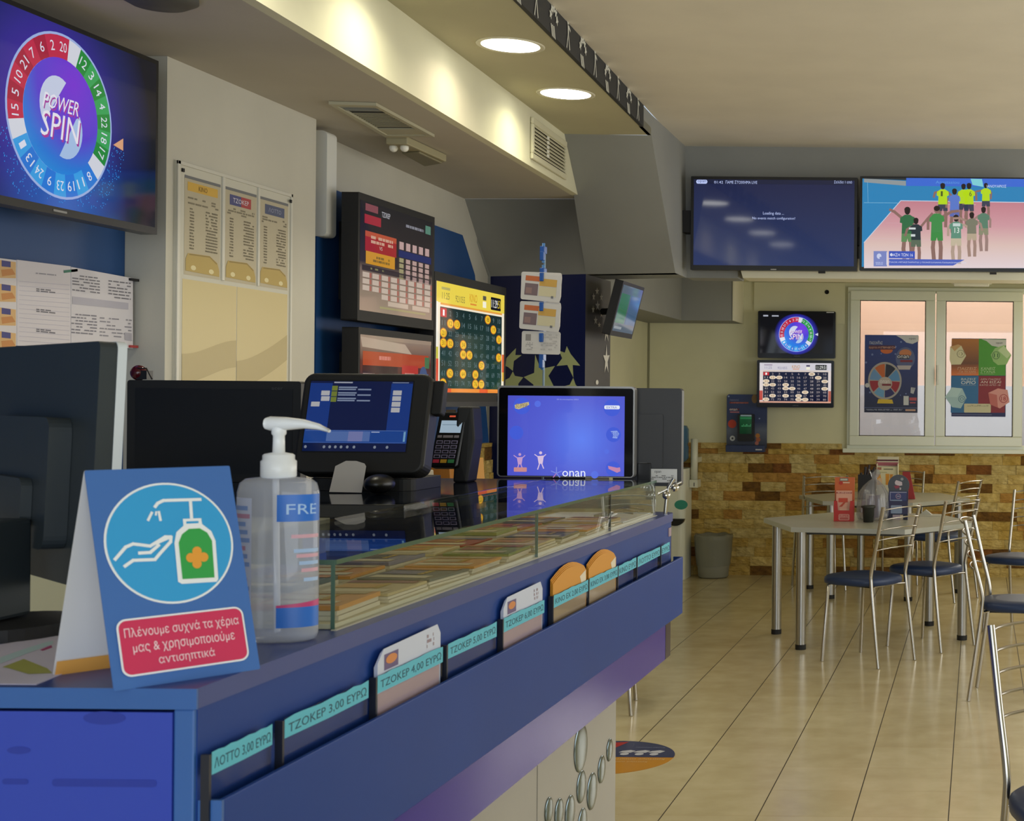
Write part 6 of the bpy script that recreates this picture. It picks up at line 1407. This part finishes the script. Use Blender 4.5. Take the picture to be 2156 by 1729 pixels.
# ------------------------------------------------------------------ hexagonal tables
TOPM = plaster('table_top_grey', '#b3b3a4', .04, .3, .01); EDG = mat('#b9bbb4', .3, .3)
def hexpts(cx, cy, R, rot): return [(cx + R * math.cos(math.radians(rot + 60 * k)), cy + R * math.sin(math.radians(rot + 60 * k))) for k in range(6)]
def table(label, cx, cy, R, rot, legs, h=.712):
    t = thing('hexagonal_table', label, 'table', (cx, cy, 0), 0, 'hexagonal tables')
    pl = hexpts(cx, cy, R, rot); m = MB(); m.add([(x, y, h) for x, y in pl], [tuple(range(6))], TOPM); m.add([(x, y, h - .028) for x, y in pl], [tuple(range(5, -1, -1))], TOPM)
    m.add([(x, y, h) for x, y in pl] + [(x, y, h - .028) for x, y in pl], [(i, 6 + i, 6 + (i + 1) % 6, (i + 1) % 6) for i in range(6)], EDG); m.build('table_top', t)
    for k in legs:
        x, y = cx + R * .87 * math.cos(math.radians(rot + 60 * k)), cy + R * .87 * math.sin(math.radians(rot + 60 * k))
        m = MB(); m.tube([(x, y, .03), (x, y, h - .029)], .03, STEEL, 20); lg = m.build('leg', t)
        m = MB(); m.tube([(x, y, .001), (x, y, .03)], .0315, BLACKM, 20); m.build('foot_cap', lg)
    m = MB(); m.prism(hexpts(cx, cy, R * .8, rot), h - .05, h - .0285, mat('#4a4a46', .6)); m.build('under_frame', t)
table('grey hexagonal table nearer the counter with the plastic bag on it', -.66, 8.70, .665, -8, (0, 1, 3, 4))
table('grey hexagonal table by the stone wall, partly behind the front table', -.71, 10.80, .66, -8, (0, 2, 3, 4, 5))
H1 = .7125
def on1(px, py): return Pz(px, py, H1)
# red ticket box
def box_dispenser(name, label, px0, px1, pyb, pyt, body, parts, cut=None):
    q0, q1 = on1(px0, pyb), on1(px1, pyb); y = (q0.y + q1.y) / 2; zt2 = P(px0, pyt, y).z
    t = thing(name, label, 'ticket box', ((q0.x + q1.x) / 2, y + .04, H1)); w = q1.x - q0.x
    return t, q0.x, q1.x, y, zt2
t, xa, xb_, y, zt2 = box_dispenser('ticket_box', 'red and orange ticket box standing on the front table left of the plastic bag', 1755, 1797, 1098, 1006, None, None)
RD = mat('#b3261e', .45); OG = mat('#c2602c', .45); h_ = zt2 - H1
m = MB(); m.box(xa, xb_, y + .055, y + .075, H1 + .0005, zt2, OG); m.build('back_card', t)
m = MB(); m.prism([(xa, H1 + .0005), (xb_, H1 + .0005), (xb_, H1 + h_ * .47), (xb_ - .02, H1 + h_ * .47), (xb_ - .025, H1 + h_ * .25), (xa + .025, H1 + h_ * .25), (xa + .02, H1 + h_ * .47), (xa, H1 + h_ * .47)], y, y + .003, RD, 'y')
m.box(xa, xa + .003, y + .003, y + .055, H1 + .0005, H1 + h_ * .47, RD); m.box(xb_ - .003, xb_, y + .003, y + .055, H1 + .0005, H1 + h_ * .47, RD); fr = m.build('front_tray', t)
m = MB(); m.box(xa + .012, xb_ - .012, y + .02, y + .035, H1 + .01, H1 + h_ * .70, mat('#d8a08a', .5)); m.build('tickets', t)
c = Cv((0, y - .0003, 0), (1, 0, 0), (0, 0, 1), dz=.0006).crop(1740, 960, 9.8); c.rect(250, 1200, 475, 1330, mat('#c98a80', .5), .008); c.L = 2; c.text('SUPER', 265, 1215, 460, 1260, RD, .02); c.rect(275, 1270, 450, 1315, mat('#b0524a', .5), .004); c.build('tray_print', fr)
c = Cv((0, y + .0195, 0), (1, 0, 0), (0, 0, 1), dz=.0006).crop(1740, 960, 9.8); c.rect(200, 745, 525, 780, mat('#a8564a', .5)); c.rect(250, 870, 440, 960, mat('#c2452c', .5)); c.pol([(260, 1050), (440, 870), (440, 910), (320, 1050)], mat('#b84a30', .5)); c.rect(265, 1090, 470, 1140, mat('#e0b49a', .5)); c.L = 2; c.text('KINO', 240, 748, 500, 775, mat('#e8c8b8', .5)); c.build('tickets_print', t)
c = Cv((0, y + .0545, 0), (1, 0, 0), (0, 0, 1), dz=.0006).crop(1740, 960, 9.8); c.disc(300, 560, 45, mat('#b3301e', .5), 38); c.rect(275, 460, 450, 520, mat('#6a6a62', .5)); c.rect(340, 540, 480, 565, mat('#d8b8a0', .5)); c.L = 2; c.rect(290, 470, 435, 508, mat('#b9b8a8', .5)); c.build('back_print', t)
# navy dispenser
t, xa, xb_, y, zt2 = box_dispenser('ticket_box', 'navy ticket box with round picture on top, on the front table right of the bag', 1868, 1911, 1095, 1000, None, None)
NV = mat('#1c1c44', .4); h_ = zt2 - H1; cx_ = (xa + xb_) / 2 + .004; rr = .066
m = MB(); m.prism([(xa, H1 + .0005), (xa + .03, H1 + .0005), (xa + .03, H1 + .03), (xb_ - .03, H1 + .03), (xb_ - .03, H1 + .0005), (xb_, H1 + .0005), (xb_, H1 + h_ * .8), (xa + .006, H1 + h_ * .8)], y + .04, y + .06, NV, 'y')
m.prism([(cx_ + rr * math.cos(k * PI / 16), zt2 - rr + rr * math.sin(k * PI / 16)) for k in range(32)], y + .035, y + .0395, mat('#3c4148', .4), 'y'); bk_ = m.build('back_card', t)
m = MB(); m.box(xa, xb_, y, y + .003, H1 + .035, H1 + h_ * .42, NV); m.box(xa, xa + .003, y + .003, y + .04, H1 + .001, H1 + h_ * .42, NV); m.box(xb_ - .003, xb_, y + .003, y + .04, H1 + .001, H1 + h_ * .42, NV); m.box(xa + .03, xb_ - .03, y + .003, y + .04, H1 + .031, H1 + .036, NV); m.build('front_tray', t)
m = MB(); m.box(xa + .01, xb_ - .008, y + .015, y + .03, H1 + .04, H1 + h_ * .63, mat('#2c3468', .4)); m.build('tickets', t)
c = Cv((0, y - .0003, 0), (1, 0, 0), (0, 0, 1), dz=.0006).crop(1740, 960, 9.8); c.rect(1330, 1020, 1560, 1190, mat('#7f8ea6', .4), .006); c.rect(1370, 1220, 1520, 1310, mat('#9a8a9a', .5), .004); c.build('tray_print', t)
c = Cv((0, y + .0145, 0), (1, 0, 0), (0, 0, 1), dz=.0006).crop(1740, 960, 9.8); c.rect(1310, 745, 1655, 760, mat('#b0b0c0', .4)); c.rect(1310, 760, 1325, 930, mat('#8a8aa8', .4)); c.disc(1482, 835, 55, mat('#a88a9c', .4)); c.L = 2; c.disc(1482, 835, 42, mat('#2c3468', .4)); c.rect(1330, 905, 1560, 1020, mat('#8494aa', .4)); c.L = 3; c.text('500', 1455, 820, 1512, 850, mat('#c9c9d8', .4)); c.build('tickets_print', t)
c = Cv((0, y + .0345, 0), (1, 0, 0), (0, 0, 1), dz=.0006).crop(1740, 960, 9.8); c.pol([(1410, 545), (1440, 500), (1560, 540), (1565, 610), (1500, 620), (1420, 590)], mat('#c2b4b8', .4)); c.pol([(1390, 620), (1500, 610), (1510, 660), (1430, 680)], mat('#8a2c40', .4)); c.disc(1560, 480, 30, mat('#8a8f90', .4)); c.pol([(1510, 650), (1545, 660), (1535, 705), (1508, 700)], mat('#b9acb0', .4)); c.build('round_print', bk_)
# plastic bag, tied at the top ---------------------------------------
q = on1(1835, 1097); BAG = glass('bag_film', (.84, .85, .87), .18, 1.4, '#b2b2b6', .30, 1.6)
t = thing('plastic_bag', 'translucent grey plastic bag tied at the top, on the front table', 'bag', (q.x, q.y + .03, H1))
rn = random.Random(8); n = 60; prof = [(.04, .001), (.085, .004), (.095, .03), (.096, .07), (.09, .12), (.086, .165), (.062, .205), (.032, .238), (.012, .252), (.022, .275), (.034, .30)]
ph_ = [rn.uniform(0, 6.28) for _ in range(6)]; v = []
for i, (r, z) in enumerate(prof):
    u_ = i / len(prof)
    for k in range(n):
        a = 2 * PI * k / n; wv = .10 * u_ * math.sin(11 * a + ph_[0]) + .08 * math.sin(5 * a + ph_[1]) + .07 * u_ * math.sin(19 * a + ph_[2]) + rn.uniform(-.025, .025)
        v.append((q.x + r * (1 + wv) * math.cos(a) + .012 * u_, q.y + .07 + r * .8 * (1 + wv) * math.sin(a), H1 + z + (.012 * math.sin(3 * a + ph_[3]) if i > 8 else 0)))
m = MB(); m.add(v, [(i * n + k, i * n + (k + 1) % n, (i + 1) * n + (k + 1) % n, (i + 1) * n + k) for i in range(len(prof) - 1) for k in range(n)], BAG, True); m.add(v[:n], [tuple(range(n - 1, -1, -1))], BAG); m.build('bag_film', t)
m = MB()
for k in range(7): x0, y0_ = q.x + rn.uniform(-.06, .03), q.y + .07 + rn.uniform(-.03, .02); m.slab((x0, y0_, H1 + .006 + .02 * rn.random()), (1, .3 * rn.uniform(-1, 1), .1 * rn.uniform(-1, 1)), (.1 * rn.uniform(-1, 1), .1, 1), .05, .09 + .05 * rn.random(), .004, mat(rn.choice(['#b9a8a4', '#c9c4bc', '#8a7a86', '#6a6478']), .6))
m.build('bag_contents', t)
# dark pot
q = on1(1829, 1099); t = thing('plant_pot', 'dark grey plastic pot with rolled rim in front of the plastic bag', 'pot', (q.x, q.y - .02, H1))
PT = mat('#33342f', .5); m = MB(); m.lathe([(.0001, .001), (.030, .001), (.036, .085), (.040, .086), (.0435, .09), (.0435, .098), (.040, .1), (.037, .098), (.033, .03), (.0001, .03)], (q.x, q.y - .025, H1), PT, 28); m.build('pot_body', t)
# paper holder on the front table
q = on1(1952, 1086); t = thing('paper_holder', 'white paper tent lying at the right side of the front table', 'paper', (q.x, q.y, H1))
m = MB(); m.box(q.x - .06, q.x + .09, q.y - .03, q.y + .1, H1 + .0005, H1 + .003, mat('#c9c6b8', .5)); m.hull([(q.x - .05, q.y + .02, H1 + .003), (q.x + .03, q.y + .02, H1 + .003), (q.x - .01, q.y + .03, H1 + .035)], [(q.x - .05, q.y + .09, H1 + .003), (q.x + .03, q.y + .09, H1 + .003), (q.x - .01, q.y + .08, H1 + .035)], mat('#a8a698', .5)); m.build('sheet', t)
# rear table: leaflet rack, dark pens box, red folded card
def on2(px, py): return Pz(px, py, H1)
d = 10.62; a, b = P(1845, 1052, d), P(1891, 963, d); zt2 = b.z
t = thing('leaflet_rack', 'cream leaflet rack with orange leaflets on the rear table', 'leaflet rack', ((a.x + b.x) / 2, d + .05, H1))
m = MB(); m.box(a.x, b.x, d + .09, d + .10, H1 + .0005, zt2, mat('#d8d0b4', .5)); m.box(a.x, a.x + .004, d, d + .09, H1 + .0005, zt2 - .05, mat('#d8d0b4', .5)); m.box(b.x - .004, b.x, d, d + .09, H1 + .0005, zt2 - .05, mat('#d8d0b4', .5)); m.box(a.x + .004, b.x - .004, d, d + .004, H1 + .0005, H1 + .1, mat('#d8d0b4', .5)); m.build('rack_body', t)
m = MB(); m.box(a.x + .006, b.x - .006, d + .02, d + .03, H1 + .012, H1 + (zt2 - H1) * .76, mat('#e0d8b0', .5)); lf = m.build('leaflets', t)
c = Cv((0, d + .0195, 0), (1, 0, 0), (0, 0, 1), dz=.0008).crop(1740, 960, 9.8)
c.rect(1040, 235, 1135, 290, mat('#a8705a', .5)); c.rect(1180, 262, 1375, 290, mat('#8a8468', .5)); c.rect(1060, 330, 1250, 352, mat('#c2bc8a', .5)); c.pol([(1040, 375), (1110, 370), (1160, 620), (1045, 620)], mat('#e0a040', .5)); c.pol([(1220, 370), (1300, 372), (1290, 620), (1225, 620)], mat('#e0982c', .5)); c.pol([(1310, 380), (1380, 380), (1340, 480), (1310, 470)], mat('#d8902c', .5)); c.L = 2; c.rect(1070, 460, 1150, 560, mat('#e8c49a', .5)); c.build('leaflet_print', lf)
c = Cv((0, d + .0895, 0), (1, 0, 0), (0, 0, 1), dz=.0008).crop(1740, 960, 9.8); c.rect(1030, 75, 1480, 110, mat('#5c1c2c', .5)); c.rect(1025, 130, 1480, 205, mat('#b0606a', .5)); c.build('rack_header', t)
d = 10.5; a, b = P(1806, 1052, d), P(1842, 1000, d)
t = thing('pen_box', 'black box with dark pens sticking out on the rear table', 'box', ((a.x + b.x) / 2, d + .04, H1))
m = MB(); m.box(a.x, b.x, d, d + .08, H1 + .0005, b.z, mat('#16161c', .5)); m.build('box_body', t)
m = MB()
for k, (px_, py_) in enumerate(((1812, 996), (1822, 984), (1830, 980), (1836, 990), (1841, 984))): e_ = P(px_, py_, d); m.tube([((a.x + b.x) / 2 + (k - 2) * .015, d + .04, b.z - .03), (e_.x, d + .04, e_.z)], .008 + .003 * (k % 2), mat(('#1d1a22', '#2c2830', '#3a3038')[k % 3], .4), 8)
m.build('pens', t)
d = 10.55; a, b = P(1908, 1045, d), P(1924, 994, d)
t = thing('red_card_stand', 'leaning red folded card on the rear table beside the leaflet rack', 'card', ((a.x + b.x) / 2, d + .03, H1))
m = MB(); m.hull([(a.x - .03, d, H1 + .001), (b.x + .01, d, H1 + .001), (b.x - .03, d + .03, b.z), (a.x - .03, d + .03, b.z)], [(a.x - .03, d + .08, H1 + .001), (b.x + .01, d + .08, H1 + .001), (b.x - .03, d + .034, b.z), (a.x - .03, d + .034, b.z)], mat('#9a2226', .5)); m.build('card', t)

# ------------------------------------------------------------------ waste bin, water cooler, cup tube
q = Pz(1506, 1213, 0); BINM = glass('bin_liner', (.75, .76, .70), .25, 1.35, '#a5a598', .5); BG_ = mat('#8d8d80', .6)
t = thing('waste_bin', 'grey waste bin with clear liner at the foot of the stone wall', 'bin', (q.x, q.y + .14, 0)); cy_ = min(q.y + .12, 11.52)
m = MB(); m.lathe([(.0001, .003), (.11, .003), (.12, .015), (.145, .30), (.140, .30), (.115, .02), (.0001, .02)], (q.x, cy_, 0), BG_, 36); m.build('bin_body', t)
m = MB(); rn = random.Random(3); n = 48; v = []
for i, (r, z) in enumerate(((.135, .10), (.148, .22), (.151, .30), (.155, .335), (.150, .35), (.140, .345), (.135, .30))):
    for k in range(n): v.append((q.x + (r + .003 * math.sin(9 * k) * (i > 1)) * math.cos(2 * PI * k / n), cy_ + (r + .003 * math.sin(9 * k)) * math.sin(2 * PI * k / n), z + .006 * math.sin(k * .9) * (3 < i < 5)))
m.add(v, [(i * n + k, i * n + (k + 1) % n, (i + 1) * n + (k + 1) % n, (i + 1) * n + k) for i in range(6) for k in range(n)], BINM, True); m.build('bin_liner', t)
dW = 11.3; xr_ = P(1441, 1100, dW).x; xl_ = xr_ - .32
t = thing('water_cooler', 'white water cooler with blue bottle behind the far counter end', 'water cooler', ((xl_ + xr_) / 2, dW + .16, 0))
zt2 = P(1440, 988, dW).z; m = MB(); m.prism(rrect(xl_, dW, xr_, dW + .32, .05), .001, zt2, mat('#dfe0d0', .4)); m.build('cooler_body', t, bevel=.012)
cxw = (xl_ + xr_) / 2; m = MB(); m.lathe([(.06, -.02), (.06, .01), (.12, .05), (.135, .07), (.135, .16), (.128, .18), (.135, .20), (.135, .30), (.12, .33), (.0001, .34)], (cxw + .02, dW + .16, zt2 + .012), glass('bottle_blue', (.35, .5, .68), .05, 1.4, '#5d86a8', .5), 30); m.build('water_bottle', t)
c = Cv((0, dW - .0005, 0), (1, 0, 0), (0, 0, 1), dz=.001); c.disc(1434, 1063, 14, mat('#2f8f7c', .5), 10); c.build('teal_sticker', t)
m = MB(); a = P(1424, 1092, dW); m.prism([(a.x + .07 * math.cos(k * PI / 12) * (1 if 1 else 1), a.z + .055 * math.sin(k * PI / 12)) for k in range(12, 25)], dW - .05, dW - .0005, BLACK, 'y'); m.build('drip_tray', t)
a, b = P(1453, 1027, 11.45), P(1468, 925, 11.45); xm_ = (a.x + b.x) / 2
t = thing('cup_dispenser', 'white cup dispenser tube on the wall beside the water cooler', 'cup dispenser', (xm_, 11.5, a.z))
m = MB(); m.lathe([(.0001, .06), (.028, .06), (.028, b.z - a.z), (.0001, b.z - a.z + .004)], (xm_ - .005, 11.5, a.z), mat('#d9d8c4', .35), 20); m.build('cup_tube', t)
m = MB(); m.box(xm_ - .036, xm_ + .03, 11.46, 11.6, a.z, a.z + .062, mat('#d9d8c4', .35)); m.box(xm_ + .0, xm_ + .006, 11.458, 11.46, a.z + .01, a.z + .04, BLACKM); m.build('holder', t, bevel=.003); MB().box(xm_ - .02, xm_ + .02, 11.52, ZR, a.z + .2, a.z + .24, mat('#d9d8c4', .35)).build('wall_clip', t)
# ------------------------------------------------------------------ floor sticker
f0 = Pz(1418, 1596, 0); ft, fb = Pz(1330, 1575, 0), Pz(1330, 1626, 0)
ry_ = (ft.y - fb.y) / 2; cy_ = (ft.y + fb.y) / 2; R_s = .27; cx_ = f0.x - R_s; cy_ = f0.y
t = thing('floor_sticker', 'round blue and orange sticker on the floor tiles beside the counter base', 'floor sticker', (cx_, cy_, 0))
m = MB(); m.prism([(cx_ + R_s * math.cos(k * PI / 30), cy_ + R_s * math.sin(k * PI / 30)) for k in range(60)], .0004, .0012, mat('#c98a1e', .35)); s = m.build('disc', t)
c = Cv((cx_, cy_, .0012), (1, 0, 0), (0, 1, 0), dz=.0003); c.L = 1
c.lpol([(R_s * math.cos(math.radians(a)), R_s * math.sin(math.radians(a))) for a in range(0, 181, 6)], mat('#2a3564', .35)); c.L = 2
c.lpol([(-.02, R_s * .35), (.03, R_s * .93), (-R_s * .6, R_s * .78), (-.2, .0)], mat('#b3202c', .35))
for k in range(3):
    x = .06 + k * .06; c.lpol([(x + .018 * math.cos(a * PI / 6), .05 + .02 * math.sin(a * PI / 6)) for a in range(12)], mat('#c9ccd8', .35)); c.lpol([(x - .03, .075), (x + .02, .07), (x + .035, .10), (x + .01, .115), (x - .02, .10)], mat('#c9ccd8', .35))
v, f = glyphs('Κρατάμε αποστάσεις', .01)
c.add([c.at(.24 - a * .26, -.015 - b * .03) for a, b in v], f, mat('#e0c896', .4)); c.add([c.at(.18 - a * .2, -.06 - b * .025) for a, b in v], f, mat('#e0c896', .4)); c.add([c.at(.2 - a * .12, .17 - b * .02) for a, b in v], f, mat('#8f98b8', .4))
c.build('sticker_print', s)
